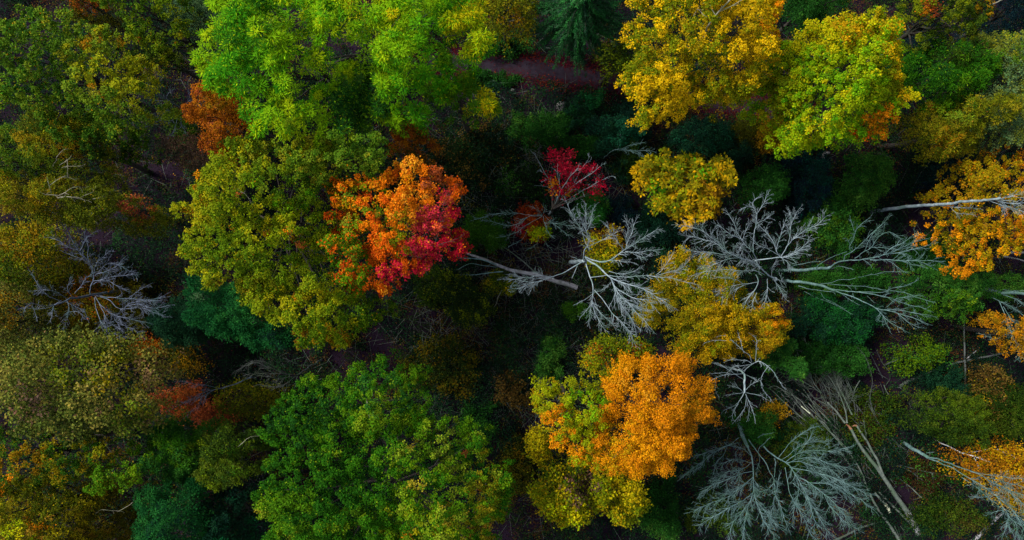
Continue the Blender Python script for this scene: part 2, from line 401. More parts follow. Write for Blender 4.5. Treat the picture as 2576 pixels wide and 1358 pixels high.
def dead_tree(label, view, limbs, mat, seed, trunk=None, name="dead_tree", cat="dead tree", tl=1.2, dens=1.9, lvl=2, ang=.66, rtw=.014, group=None, rs=.38, base=None):
    """limbs: list of (pts in view coordinates with z, r0, r1[, tl[, start]])"""
    rng = np.random.default_rng(seed); src = trunk[0] if trunk else limbs[0][0]
    b = W(*VP(view, [src[0]])[0]); loc = (b[0], b[1], 0)
    root = empty(name, loc, label, cat, group or 'leafless trees')
    if trunk:
        T = Tubes(); wp = [W(*p) for p in VP(view, trunk[0])]
        limb(T, rng, wp, trunk[1] * .72, trunk[2] * .62, 0, k=10, amp=.03); T.obj("trunk", mat, root, loc)
    for l in limbs:
        T = Tubes(); wp = [W(*p) for p in VP(view, l[0])]
        limb(T, rng, wp, l[1] * rs, max(.011, l[2] * rs * .8), l[3] if len(l) > 3 else tl, dens, lvl, l[4] if len(l) > 4 else .25, ang, rtw=rtw, k=7); T.obj("limb", mat, root, loc)
    return root
def log(label, view, pts, r0, r1, mat=POLE, name="fallen_log", cat="log", tl=0, group=None, tip=None, seed=7, lvl=1, dens=.5):
    rng = np.random.default_rng(seed + SEED[0]); SEED[0] += 1
    pts = [p if len(p) > 2 else (*p, .35) for p in pts]
    r0 *= .78; r1 *= .72
    wp = [np.array(W(*p)) for p in VP(view, pts)]; T = Tubes(); loc = tuple(wp[0])
    if group is None and cat == 'log': group = 'fallen trunks and poles'
    root = empty(name, loc, label, cat, group) if tip else None
    limb(T, rng, wp, r0, r1, tl, dens, lvl, .15, .5, .0, 10 if r0 > .1 else 6, .02, .016)
    o = T.obj("trunk" if tip else name, mat, root, loc)
    if not tip: o.location = loc; props(o, label, cat, group)
    else:
        for tp, tr, tm in tip:
            T = Tubes(); tw = [W(*p) for p in VP(view, tp)]; T.add(resample(tw, .1), np.linspace(tr[0], tr[1], len(resample(tw, .1))), 9, cap=True); T.obj("broken_end", tm, root, loc)
    return o
# ------------------------------------------------------------------ palettes (lit leaf colours)
P_OLIVE = [('3c6420', 2), ('5c802a', 4), ('809a36', 3), ('a4a43c', 1.4), ('b0802c', .3)]
P_OLIVE2 = [('4a6420', 2), ('6b7e2a', 3), ('8a8c2c', 2), ('a08a30', 1)]
P_YOLIVE = [('46681a', 2.6), ('648024', 4), ('8a9a30', 3), ('b0ac38', 1.2), ('b07c2c', .5)]
P_BRIGHT = [('448c0c', 2.4), ('64a40e', 4), ('8cbc14', 3.3), ('b4d020', 1.8)]
P_BRIGHT_OL = [('4c7c18', 3), ('6c9420', 3), ('9cac24', 1.5)]
P_LEMON = [('b4c81c', 2), ('dcd424', 3), ('f0c82c', 1)]
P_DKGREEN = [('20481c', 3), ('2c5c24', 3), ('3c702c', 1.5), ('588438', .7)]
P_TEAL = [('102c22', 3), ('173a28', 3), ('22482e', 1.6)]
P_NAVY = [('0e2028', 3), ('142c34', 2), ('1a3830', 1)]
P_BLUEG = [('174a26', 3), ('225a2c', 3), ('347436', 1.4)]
P_GREEN = [('2a5a16', 3), ('3c701e', 4), ('5a8426', 2.5), ('84a034', 1.2)]
P_GREENY = [('507c22', 2), ('6e942a', 3), ('92a83c', 2), ('a89c3c', 1), ('a8682c', .3)]
P_YG = [('5c980c', 2.4), ('7eae12', 4), ('a6bc1c', 3), ('ccc428', 2)]
P_YELLOW = [('98900f', 1.5), ('c4a412', 3), ('e8be1a', 4), ('fcd02c', 1.6)]
P_YELOL = [('6c7c14', 3), ('8c941c', 3), ('b8a01c', 2)]
P_GOLD = [('74741a', 2), ('988c1c', 3), ('c09c1c', 3.5), ('d8a828', 1.5)]
P_ORANGE = [('9c7410', 1.3), ('cc8412', 2.5), ('e8941a', 3.5), ('f4a828', 1.6)]
P_RORANGE = [('c04c14', 2), ('e86c1e', 4), ('f8882c', 3), ('ffa848', 1.5)]
P_CRIMSON = [('b02434', 2), ('d83448', 3), ('f04c5c', 2.5), ('f86c50', 1.2)]
P_RED = [('7c1826', 2), ('a42034', 3), ('bc3444', 1.5)]
P_RUST = [('84441a', 2), ('a8601a', 3), ('c07a20', 2.5), ('a85430', 1)]
P_RUSTP = [('8c4430', 2), ('b05c3c', 3), ('c87440', 2)]
P_OCHRE = [('7c5c18', 2), ('a07c24', 3), ('b88c34', 2)]
P_BROWN = [('544420', 3), ('745a30', 2), ('847038', 1)]
P_BRWOL = [('4c5018', 3), ('646018', 3), ('7c641c', 1.5)]
P_KHAKI = [('3c4820', 2.5), ('58662c', 3.5), ('7c803c', 3), ('9c9048', 1.6), ('886c4c', .6)]
P_DUSTY = [('6c5848', 3), ('846450', 3), ('8c7048', 1)]
P_SAGE = [('4c6c48', 3), ('648454', 3), ('7c9058', 1)]
P_GOLDOL = [('505c1c', 3), ('707624', 3), ('948a30', 2), ('a88438', .8)]
P_DKOL = [('2c4418', 3), ('40581c', 3), ('546424', 1.5)]
P_ORTIP = [('e08c24', 2), ('f49c30', 3), ('f8b048', 1)]
# ------------------------------------------------------------------ big trees, clockwise from the upper left
tree("broad olive green tree with yellow tufts filling the upper left corner",
     [([(-60,60),(-20,20),(50,12),(120,5),(180,25),(230,60),(250,100),(300,115),(330,160),(352,195),(378,235),(382,285),(350,300),(300,315),(268,345),(200,300),(150,250),(90,270),(30,275),(-60,240)], 19, 5),
      ([(120,270),(200,280),(290,300),(330,310),(330,360),(300,372),(270,410),(225,405),(180,370),(120,320)], 14.5, 4)],
     'maple', P_OLIVE + [('a8ac38',2)], [(345,55,30,22,P_OCHRE,.6),(172,192,14,10,P_ORANGE,.7),(235,90,30,20,P_OCHRE,.35),(20,230,60,50,P_GREEN,.4),(270,370,60,40,P_DKOL,.6)])
tree("yellow-green tree top with a few orange tips at the upper left edge of the photo",
     [([(268,-60),(260,20),(272,52),(300,66),(345,68),(385,58),(415,40),(432,5),(430,-60)], 20, 4)], 'maple', P_YOLIVE,
     [(292,48,16,12,P_RORANGE,.8),(412,26,16,14,P_RORANGE,.8),(370,-10,60,30,P_OLIVE,.5)])
tree("dark brown-orange tree between the two olive crowns of the upper left",
     [([(130,-60),(140,10),(190,45),(250,40),(262,10),(250,-60)], 15, 4)], 'fine', P_BRWOL, [(205,15,60,25,P_RUST,.6)])
tree("grey-green fine leafed crown tucked beside the bright green tree",
     [([(425,-50),(432,20),(440,60),(470,110),(505,120),(520,60),(520,-50)], 15.5, 4)], 'fine', P_SAGE, density=.8)
tree("dim green tree with orange flecks below the orange tipped crown",
     [([(255,75),(300,72),(360,75),(420,70),(470,115),(480,165),(440,150),(410,175),(385,165),(350,170),(320,130),(270,120)], 13.5, 4)], 'maple', P_DKOL + [('7c8c24',1.5)], [(352,104,12,10,P_RUST,.8),(395,108,10,8,P_RUST,.8),(415,150,16,12,P_YOLIVE,.8)])
tree("bright green tree with feathery tufted foliage and a lemon yellow tip",
     [([(500,-60),(520,40),(490,130),(482,178),(515,205),(560,222),(588,250),(592,290),(650,322),(700,350),(745,350),(830,325),(870,310),(870,250),(862,190),(900,150),(960,120),(990,60),(1010,-60)], 21, 5),
      ([(940,-60),(950,60),(930,150),(960,200),(935,235),(938,262),(965,280),(1000,300),(1040,280),(1065,240),(1120,210),(1145,170),(1120,110),(1150,60),(1120,-60)], 20, 5),
      ([(1110,-60),(1110,60),(1130,100),(1170,112),(1200,126),(1228,110),(1212,80),(1225,48),(1195,20),(1185,-60)], 19, 3.5),
      ([(860,170),(930,150),(960,200),(940,260),(980,290),(1000,315),(900,330),(862,300)], 15, 3)],
     'ash', P_BRIGHT, [(1185,72,60,60,P_LEMON,.95),(1166,100,18,12,P_YELLOW,.6),(930,30,70,50,P_LEMON,.12),(610,70,80,120,P_GREEN,.35),(760,310,60,30,P_GREEN,.3),(900,250,60,80,P_DKGREEN,.9)])
tree("olive and yellow tufted crown hanging off the lower right of the bright green tree",
     [([(1080,190),(1130,165),(1170,180),(1215,205),(1212,232),(1243,238),(1232,268),(1222,302),(1190,296),(1170,304),(1172,275),(1130,272),(1095,262),(1065,250)], 15.5, 3.5)],
     'ash', P_BRIGHT_OL, [(1205,285,35,22,P_LEMON,.8),(1215,245,30,20,P_LEMON,.5)])
tree("rust orange slender tree squeezed between the bright green and the olive crowns",
     [([(500,205),(535,205),(570,220),(608,262),(610,300),(590,322),(565,318),(552,350),(532,380),(512,365),(506,318),(480,300),(472,275),(495,250)], 17, 4), ([(505,315),(560,315),(562,345),(545,375),(528,385),(508,368)], 19.5, 2.5)],
     'fine', P_RUST, [(555,245,40,40,P_OCHRE,.3),(528,330,22,40,P_RUSTP,.3)], density=1.0)
tree("huge yellow-olive tree left of the orange-red one",
     [([(555,312),(600,308),(632,330),(680,350),(720,360),(760,345),(800,380),(795,430),(775,480),(785,560),(805,640),(835,700),(880,735),(850,780),(800,770),(760,745),(700,745),(640,735),(590,725),(540,715),(490,700),(450,688),(448,640),(458,605),(437,570),(440,545),(418,522),(440,495),(455,460),(480,425),(475,410),(505,395),(510,368),(545,345)], 20, 5),
      ([(580,700),(660,720),(760,730),(850,720),(925,745),(952,775),(955,800),(920,815),(895,835),(870,850),(840,875),(820,886),(795,868),(762,882),(740,850),(735,825),(690,815),(650,790),(610,770),(590,740)], 18, 4.5)],
     'maple', P_YOLIVE, [(745,605,18,12,P_RUSTP,.85),(595,490,14,10,P_RUSTP,.7),(735,575,14,6,P_ORANGE,.9),(600,730,90,35,P_GOLDOL,.6),(560,340,60,35,P_OLIVE,.5),(490,430,16,14,P_ORTIP,.5),(720,400,110,70,P_OLIVE,.5),(845,640,18,70,P_RUST,.25),(810,850,110,30,P_OCHRE,.25),(700,540,150,110,P_YG,.14)],
     bare=[('P',[(590,470,17),(618,490,19.4),(628,505,19.6)]  ,.03,.012,.5,.4,2)])
tree("grey-green round crown above the orange-red tree",
     [([(745,370),(790,345),(850,335),(920,338),(960,350),(988,385),(985,415),(960,440),(900,440),(850,440),(800,455),(760,430)], 18, 4)], 'maple', P_OLIVE, [(990,400,20,20,P_RUST,.5)])
tree("rust brown tree top behind the orange-red one",
     [([(985,320),(1040,305),(1085,330),(1095,370),(1080,400),(1040,395),(1000,400),(970,370)], 12.5, 4)], 'fine', P_RUST + [('4c4c18',4)], density=.8)
tree("flaming orange-red tree turning crimson on its right side",
     [([(971,404),(996,412),(1026,390),(1048,408),(1076,402),(1096,398),(1104,430),(1136,448),(1144,480),(1134,508),(1154,545),(1151,575),(1166,600),(1164,632),(1126,652),(1086,648),(1046,672),(1016,682),(1006,706),(971,722),(948,738),(931,722),(944,690),(916,640),(866,600),(831,565),(796,540),(808,500),(791,475),(831,445),(886,436),(911,428),(946,436)], 19, 4.5),
      ([(816,550),(886,590),(936,640),(941,690),(906,735),(871,742),(846,700),(826,650)], 18, 3.5)],
     'maple', P_RORANGE, [(1108,598,95,95,P_CRIMSON,.9),(1010,690,60,36,P_CRIMSON,.8),(900,520,90,90,P_ORTIP,.4),(860,480,50,45,P_ORTIP,.55),(1015,580,36,60,P_YELOL,.55),(900,540,100,100,P_YELOL,.3),(1000,450,50,60,P_ORTIP,.3),(865,650,75,110,P_GREENY,.75),(1110,450,50,60,P_RUSTP,.35),(880,520,70,60,P_OLIVE,.3)], density=1.1,
     bare=[('P',[(1075,690,13),(1045,640,17),(1010,590,18)],.05,.015,1.0,.3,2),('P',[(1050,600,16.5),(1100,560,17.8),(1120,500,17.8)],.04,.012,.9,.3,2),('P',[(1020,640,16.5),(1090,620,17.6),(1150,600,17)],.04,.012,.9,.2,2)], barem=DULL)
tree("blue-green drooping crown under the lower left of the yellow-olive tree",
     [([(436,700),(460,695),(500,710),(560,730),(610,765),(650,795),(700,820),(745,860),(735,885),(690,870),(650,862),(600,858),(550,835),(510,830),(488,790),(480,765),(448,742)], 13, 4)],
     'shag', P_BLUEG, [(465,735,40,40,P_SAGE,.35),(690,850,50,30,P_TEAL,.5)], name="broadleaf_tree")
tree("dull green crown at the left edge below the large olive tree",
     [([(-60,320),(0,310),(50,330),(75,360),(90,400),(50,440),(0,440),(-60,430)], 15.5, 4)], 'fine', P_OLIVE)
tree("muted dark olive crown above the pale branched yellow tree",
     [([(40,290),(110,280),(170,300),(235,340),(245,400),(230,435),(180,440),(120,440),(80,400),(60,350)], 14.5, 4)], 'fine', P_OLIVE2, [(172,370,38,26,P_OCHRE,.6),(75,310,50,30,P_DKOL,.8)], density=.85,
     bare=[('S7',[(480,600,13),(520,520,15.2),(570,450,15.6)],.05,.02,.5,.3,1),('S7',[(540,590,14),(600,550,15.3),(640,515,15.6)],.05,.02,.5,.3,1),('S7',[(560,615,14),(640,600,15),(730,590,15.3)],.04,.012,.5,.3,1),('S7',[(610,540,15),(615,620,15),(620,690,14.8)],.03,.015,.3,.3,1)])
tree("yellow-olive tree with pale bare branches breaking through its top",
     [([(-60,430),(0,415),(60,440),(130,430),(190,445),(240,475),(300,478),(345,492),(366,510),(360,545),(320,560),(280,580),(235,582),(200,560),(165,555),(140,562),(100,555),(50,548),(15,525),(-60,520)], 17, 4.5)],
     'fine', P_GOLDOL, [(345,525,50,35,P_RUSTP,.6),(300,560,60,25,P_BRWOL,.5),(110,500,50,35,P_GOLD,.5),(10,430,60,40,P_YOLIVE,.5)], density=1.1,
     bare=[('S7',[(465,850,16.5),(455,790,17.6),(435,735,17.8)],.05,.03,.4,.3,1),('S7',[(440,780,17.4),(500,740,17.8),(560,705,17.9),(650,710,17.6)],.04,.015,.6,.2,1),('S7',[(300,790,17.2),(380,840,17.6),(480,860,17.6),(600,880,17.4),(720,880,17.2)],.05,.02,.8,.2,1),('S7',[(520,885,17.4),(640,885,17.6),(780,908,17.2)],.045,.015,.5,.3,1),('S7',[(530,860,17.2),(610,825,17.7),(680,790,17.7),(745,785,17.4)],.05,.015,.6,.3,1),('S7',[(740,875,17),(810,840,17.2),(862,805,16.5)],.03,.012,.3,.3,1),('S7',[(840,895,16.8),(900,885,17),(950,875,16.6)],.03,.012,.3,.3,1)])
tree("brownish thin leafed crown at the left edge beside the blue-grey dead tree",
     [([(-60,570),(20,560),(80,570),(125,590),(130,650),(110,700),(50,720),(-60,720)], 10, 4)], 'thin', P_OLIVE2 + [('8c7c28',3)], [(40,620,60,50,P_OCHRE,.35)], density=1.6)
tree("brown-olive crown beneath the blue-grey dead tree",
     [([(90,660),(150,640),(230,680),(330,720),(360,790),(330,850),(250,870),(150,860),(60,800),(40,720)], 5, 2.5)], 'thin', P_BRWOL, [(230,740,60,50,P_RUST,.35)], density=1.5)
tree("khaki and tan crown at the left edge below the brownish one",
     [([(-60,690),(30,700),(80,760),(100,830),(90,900),(20,930),(-60,920)], 10, 4)], 'thin', P_KHAKI, [(20,780,50,50,P_OCHRE,.4)], density=1.9)
tree("big open khaki tree with loose pale leaves on the lower left",
     [([(-20,870),(60,850),(140,835),(220,850),(290,880),(330,900),(350,950),(375,990),(355,1040),(340,1080),(290,1100),(240,1110),(180,1125),(120,1110),(60,1120),(-20,1090),(-40,980)], 18, 5)],
     'sparse', P_KHAKI, [(230,920,120,60,P_OLIVE2,.5),(90,1010,80,50,P_DUSTY,.3),(330,1020,60,60,P_OLIVE,.5)], density=1.25)
tree("dark green tree with orange leaved left side at the lower left edge",
     [([(-60,1080),(30,1110),(100,1120),(180,1125),(230,1130),(225,1190),(180,1220),(110,1230),(50,1240),(-60,1260)], 16, 4)], 'maple', P_OLIVE2 + [('3c6420',4)], [(50,1170,80,45,P_OCHRE,.6),(10,1225,35,30,P_ORTIP,.3)])
tree("glowing yellow-olive crown in the bottom left corner",
     [([(-60,1230),(40,1235),(120,1250),(180,1290),(190,1340),(180,1420),(-60,1420)], 17, 4)], 'fine', P_GOLDOL + [('b8a828',3)], [(95,1330,40,25,P_ORTIP,.3),(20,1360,60,60,P_LEMON,.35)], density=1.0)
tree("dull brown-olive tree between the corner crown and the blue-green one",
     [([(130,1240),(200,1230),(270,1230),(330,1270),(360,1320),(350,1420),(170,1420),(160,1320)], 13, 4)], 'fine', P_BRWOL, density=.9,
     bare=[('P',[(240,1292,12.6),(262,1282,13.2),(300,1285,13)],.035,.012,.5,.3,1),('P',[(300,1285,12.8),(335,1262,13.2),(340,1250,13)],.03,.012,.3,.3,1)])
tree("dark green spreading tree above the lime tufted crown in the lower left",
     [([(355,1080),(400,1070),(440,1080),(500,1085),(520,1110),(500,1170),(510,1220),(460,1240),(400,1200),(350,1140)], 12, 4)], 'shag', P_DKGREEN + [('4c7c28',2)], [(440,1130,70,40,P_GREEN,.5)])
tree("lime green tufted crown between the dark trees of the lower left",
     [([(240,1160),(265,1140),(310,1145),(340,1130),(375,1148),(388,1165),(400,1195),(370,1210),(350,1235),(320,1240),(290,1225),(240,1240),(222,1220)], 14.5, 4)], 'maple', P_GREENY, [(325,1180,50,35,P_YOLIVE,.6)])
tree("olive crown with yellow flecks left of the great green tree",
     [([(500,1110),(540,1080),(580,1070),(620,1080),(650,1100),(665,1140),(640,1180),(625,1210),(590,1230),(550,1220),(500,1200),(495,1150)], 13.5, 4)], 'fine', P_DKOL + [('6c8024',3)], [(600,1160,50,50,P_OLIVE,.5)],
     bare=[('P',[(592,1132,13),(620,1105,13.8),(650,1096,13.6)],.035,.012,.4,.3,1)])
tree("blue-green tree at the bottom edge, left of the great green tree",
     [([(340,1245),(380,1225),(410,1210),(435,1225),(475,1250),(490,1290),(510,1330),(500,1420),(310,1420),(330,1330),(350,1290)], 15, 4)], 'shag', P_BLUEG, [(440,1330,60,50,P_TEAL,.3)])
tree("dark teal crown wedged against the great green tree at the bottom edge",
     [([(490,1260),(540,1240),(590,1250),(615,1280),(620,1330),(640,1420),(510,1420),(495,1330)], 12.5, 4)], 'shag', P_TEAL + [('1f6438',2)])
tree("great green tree with yellowing lower right crown at the bottom of the photo",
     [([(868,935),(905,915),(945,908),(990,915),(1025,945),(1048,985),(1042,1025),(1060,1050),(1050,1100),(960,1110),(880,1080),(855,1010),(840,965)], 17.5, 4.5),
      ([(700,1000),(740,965),(790,960),(840,965),(870,1020),(900,1080),(870,1130),(780,1130),(700,1120),(660,1100),(655,1040)], 15.5, 4),
      ([(655,1160),(700,1140),(760,1110),(850,1090),(930,1080),(1020,1060),(1080,1060),(1110,1075),(1150,1090),(1190,1120),(1222,1130),(1225,1165),(1262,1185),(1285,1200),(1275,1230),(1270,1290),(1255,1340),(1270,1420),(650,1420),(640,1330),(622,1270),(640,1235),(632,1180)], 20, 5)],
     'maple', P_GREEN, [(1130,1230,150,140,P_GREENY,.55),(1220,1260,50,120,P_GOLDOL,.5),(700,1300,90,90,P_GREENY,.6),(1170,1140,12,8,P_RUSTP,.4),(1055,1165,12,8,P_RUST,.4),(1020,1115,10,7,P_RUST,.4),(770,1040,110,80,P_DKGREEN,.5),(960,990,80,60,P_DKGREEN,.35),(1110,1110,60,50,P_DKOL,.7),(960,1340,200,60,P_YOLIVE,.3)], density=1.05,
     bare=[('P',[(922,1000,17),(928,1040,17.6),(938,1075,17)],.04,.012,.4,.3,1)])
tree("olive-yellow drooping crown at the top edge left of the dark conifer",
     [([(1180,-60),(1190,10),(1220,50),(1265,72),(1300,70),(1330,50),(1345,10),(1350,-60)], 13, 4)], 'thin', P_GOLDOL, [(1290,50,30,25,P_OCHRE,.5)], density=1.5)
conifer("dark green conifer with layered boughs at the top edge", 1478, -60, 16, 3.7, 7.5, [('1a4c24', 3), ('22602c', 2), ('347a38', 1), ('143c24', 2)], n_tier=30, per=13)
tree("golden yellow tree with a pale forked trunk showing, at the top edge",
     [([(1600,-60),(1612,30),(1640,62),(1608,82),(1578,148),(1602,168),(1640,190),(1680,180),(1740,175),(1800,190),(1860,200),(1905,200),(1935,185),(1972,168),(1960,120),(1985,75),(1978,30),(1995,-60)], 20, 5),
      ([(1580,180),(1600,170),(1660,170),(1720,180),(1775,210),(1782,240),(1770,268),(1742,285),(1715,278),(1685,282),(1650,300),(1612,308),(1598,280),(1590,240),(1560,215),(1590,208)], 17.5, 4),
      ([(1790,190),(1860,190),(1920,200),(1900,225),(1862,240),(1850,272),(1838,268),(1820,235),(1790,220)], 16, 3)],
     dict(ST['maple'], cut=.85, fill=.5), P_YELLOW + [('7c8818',4)], [(1690,130,60,60,P_YELOL,.55),(1880,190,80,35,P_YELOL,.7),(1770,130,60,80,P_YELOL,.3),(1630,280,50,30,P_YELOL,.4),(1900,60,90,80,P_YELLOW,.8),(1960,40,40,60,P_ORTIP,.35),(1680,240,60,50,P_YELLOW,.5),(1850,240,40,40,P_YELOL,.8),(1740,60,60,30,P_YELOL,.4)], density=1.05,
     bare=[('P',[(1770,95,18),(1788,55,20),(1810,30,20.9),(1832,5,20.8),(1850,-30,20.5)],.10,.05,.9,.3,1),('P',[(1812,28,20.8),(1848,10,21),(1875,-5,20.6)],.05,.02,.6,.3,1),('P',[(1800,38,20.6),(1790,15,20.8),(1785,-15,20.4)],.045,.02,.6,.3,1),('P',[(1745,40,20),(1755,22,20.6),(1768,35,20.5)],.03,.015,.5,.3,1)], barem=TANB)
tree("yellow-green fine branch spray under the left of the golden tree",
     [([(1500,120),(1530,105),(1580,100),(1600,140),(1580,175),(1545,180),(1520,165)], 10, 3)], 'thin', P_DKOL + [('6c7c20', 3)], density=1.5)
tree("yellow-green round tree with golden right edge and orange lower tip",
     [([(2030,62),(2035,38),(2070,42),(2100,18),(2130,25),(2165,8),(2200,3),(2225,20),(2268,45),(2300,55),(2318,72),(2305,105),(2312,140),(2322,152),(2300,180),(2285,205),(2290,240),(2298,262),(2285,285),(2268,318),(2240,318),(2205,332),(2160,340),(2110,355),(2075,342),(2040,348),(2010,330),(2002,300),(2010,270),(1985,225),(1965,190),(1990,160),(1965,130),(1985,100),(2020,95)], 19.5, 5),
      ([(1915,225),(1930,200),(1965,185),(2000,220),(2012,270),(1998,298),(1960,300),(1925,282),(1910,255)], 15, 3.5)],
     dict(ST['maple'], cut=.95, cp=.6, fill=.6, bh=1.4), P_YG, [(2285,150,48,130,P_YELLOW,.7),(2160,50,110,45,P_YELOL,.5),(2225,305,62,34,P_ORTIP,.9),(2150,335,32,18,P_RORANGE,.6),(2240,180,60,80,P_YELOL,.4),(1960,245,60,60,P_YELOL,.6),(2020,290,60,50,P_GREEN,.3),(2130,70,60,40,P_GOLD,.35),(2060,200,60,80,P_BRIGHT_OL,.3)], density=1.15,
     bare=[('P',[(2170,160,18.5),(2190,150,19.8),(2212,140,19.7)],.04,.015,.4,.3,1)])
tree("dark green crown at the top edge between the golden and yellow-green trees",
     [([(2000,-60),(2010,10),(2050,35),(2110,25),(2150,-5),(2150,-60)], 14, 3)], 'shag', P_DKGREEN)
tree("dark olive tree with orange leaved left side at the upper right",
     [([(2318,-60),(2315,10),(2330,40),(2360,55),(2380,90),(2430,100),(2470,80),(2480,45),(2495,20),(2490,-60)], 15, 4)], 'maple', P_DKOL + [('788424',2)], [(2345,20,32,35,P_RUST,.7),(2480,15,25,25,P_OCHRE,.7)],
     bare=[('P',[(2488,14,15),(2510,5,15.3),(2530,-8,15)],.07,.05,.3,.3,1)])
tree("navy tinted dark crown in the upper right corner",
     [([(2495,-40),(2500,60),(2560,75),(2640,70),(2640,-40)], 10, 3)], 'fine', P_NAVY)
tree("mid green tree right of the yellow-green round one",
     [([(2330,110),(2370,90),(2440,100),(2490,110),(2500,170),(2480,220),(2440,250),(2380,260),(2330,240),(2312,200),(2318,150)], 14, 4)], 'shag', P_GREEN, [(2400,120,80,40,P_DKOL,.6),(2350,200,50,50,P_DKGREEN,.5)])
tree("soft sage and olive crown at the right edge",
     [([(2480,90),(2530,75),(2640,70),(2640,350),(2540,340),(2500,300),(2478,240),(2495,170)], 15, 4)], 'fine', P_SAGE + [('84903c',4)], [(2540,130,50,50,P_OLIVE,.4)], density=1.0)
tree("golden olive crown below the sage one at the right",
     [([(2340,290),(2370,260),(2430,240),(2470,235),(2510,250),(2520,290),(2500,350),(2470,370),(2440,365),(2420,390),(2375,390),(2345,370),(2332,330)], 13.5, 4)], 'shag', P_GOLDOL, [(2430,270,60,40,P_OLIVE,.5),(2380,350,50,40,P_OCHRE,.3)])
tree("orange tree at the right edge behind the long pale pole trunk",
     [([(2640,340),(2576,360),(2550,385),(2520,400),(2480,395),(2466,415),(2485,430),(2440,450),(2455,480),(2430,490),(2445,520),(2470,560),(2450,600),(2470,640),(2440,660),(2460,690),(2500,685),(2530,670),(2560,640),(2640,600)], 13.5, 4),
      ([(2390,470),(2430,460),(2455,500),(2440,540),(2470,570),(2450,620),(2430,645),(2390,610),(2355,600),(2368,570),(2360,550),(2378,535)], 10.5, 3)],
     dict(ST['maple'], hole=.9, fill=.3), P_ORANGE + [('a08c1c',4)], [(2420,590,70,60,P_GOLDOL,.55),(2500,620,80,60,P_GOLD,.55),(2530,480,70,50,P_GOLDOL,.25),(2420,490,40,30,P_OCHRE,.5)], density=1.0)
tree("small rounded yellow tree standing alone right of centre",
     [([(1640,398),(1665,400),(1690,378),(1708,374),(1735,390),(1770,380),(1790,385),(1830,402),(1848,432),(1842,455),(1850,470),(1830,500),(1835,520),(1800,530),(1780,545),(1745,552),(1715,545),(1700,520),(1668,515),(1650,485),(1638,460),(1622,440),(1628,428)], 12.5, 3.5)],
     'big', P_GOLD + [('e8b820',4)], [(1690,420,50,40,P_YELOL,.6),(1770,420,30,40,P_YG,.5),(1740,470,60,50,P_GOLD,.5),(1650,470,25,25,P_BRIGHT_OL,.7),(1790,500,50,50,P_OCHRE,.4),(1680,500,50,30,P_YELOL,.5)], density=1.0)
tree("ochre gold tree behind the leafless crowns right of centre",
     [([(1700,625),(1730,620),(1740,650),(1790,660),(1850,680),(1900,740),(1960,750),(1985,790),(1998,830),(1985,870),(1950,885),(1925,905),(1880,890),(1850,900),(1800,910),(1760,905),(1720,885),(1700,850),(1655,830),(1638,800),(1648,760),(1662,715),(1690,680)], 11.5, 4)],
     'fine', P_GOLD, [(1740,650,60,45,P_YELOL,.7),(1800,720,90,50,P_YELOL,.5),(1750,850,70,40,P_YELOL,.4),(1900,860,50,40,P_OCHRE,.4),(1950,800,40,50,P_ORANGE,.3)], density=1.15)
tree("vivid orange tree in the lower centre right",
     [([(1540,990),(1560,960),(1580,925),(1612,908),(1660,920),(1690,905),(1730,912),(1770,915),(1795,930),(1790,965),(1805,1000),(1822,1030),(1818,1060),(1790,1080),(1762,1088),(1745,1115),(1735,1150),(1745,1170),(1710,1180),(1690,1212),(1668,1215),(1640,1200),(1600,1205),(1570,1195),(1530,1215),(1510,1190),(1500,1140),(1490,1110),(1530,1080),(1550,1040)], 17, 4.5)],
     dict(ST['fine'], hole=.75, L=.12, Wd=.09), P_ORANGE, [(1530,1150,50,50,P_GOLD,.5),(1560,1090,40,40,P_GOLD,.4),(1650,960,90,50,P_ORTIP,.5),(1740,1160,20,20,P_YELOL,.6)], density=1.25)
tree("yellow-green crown with orange edges left of the vivid orange tree",
     [([(1338,985),(1362,978),(1400,985),(1425,1000),(1450,968),(1480,962),(1515,990),(1535,1010),(1540,1050),(1500,1100),(1460,1110),(1430,1120),(1440,1065),(1400,1062),(1370,1065),(1350,1035)], 14, 4),
      ([(1378,1105),(1420,1080),(1470,1090),(1510,1120),(1520,1170),(1500,1215),(1470,1180),(1430,1150),(1400,1140)], 14.5, 3.5)],
     'maple', P_YELOL + [('a4b01c',3)], [(1390,1045,45,22,P_ORANGE,.6),(1430,1115,50,35,P_ORANGE,.7),(1470,1170,40,40,P_ORANGE,.6),(1480,1030,50,50,P_YG,.5)])
tree("yellow-olive thin crown above the vivid orange tree",
     [([(1470,880),(1500,842),(1530,852),(1550,865),(1580,858),(1610,868),(1648,868),(1645,900),(1600,915),(1570,940),(1550,975),(1520,960),(1495,940),(1475,910)], 10, 3.5)], 'thin', P_YELOL, [(1510,900,40,30,P_RUST,.3),(1610,890,40,25,P_RUST,.3)], density=1.8)
tree("yellow crown with a brownish middle below the vivid orange tree",
     [([(1330,1115),(1360,1110),(1400,1150),(1440,1180),(1480,1195),(1530,1210),(1590,1210),(1635,1215),(1632,1250),(1620,1300),(1590,1325),(1540,1320),(1510,1290),(1470,1305),(1420,1325),(1380,1310),(1350,1290),(1345,1230),(1365,1190),(1345,1150)], 12, 4)],
     'sparse', P_YELOL + [('c0b020',3)], [(1460,1235,45,40,P_DUSTY,.55),(1440,1300,70,25,P_LEMON,.3),(1400,1190,50,50,P_DKOL,.4)], density=2.0)
tree("golden crown at the right edge, under the lower right dead branches",
     [([(2450,1150),(2490,1135),(2560,1130),(2640,1150),(2640,1310),(2570,1300),(2520,1270),(2480,1220),(2452,1180)], 9, 3)], 'thin', P_GOLD + [('a8701c',3)], density=1.5)
tree("small orange crown on the right edge under the drooping dead limbs",
     [([(2520,810),(2550,795),(2640,800),(2640,900),(2570,890),(2545,860)], 11, 3)], 'fine', P_OCHRE + [('d08a20',3)], density=1.0)
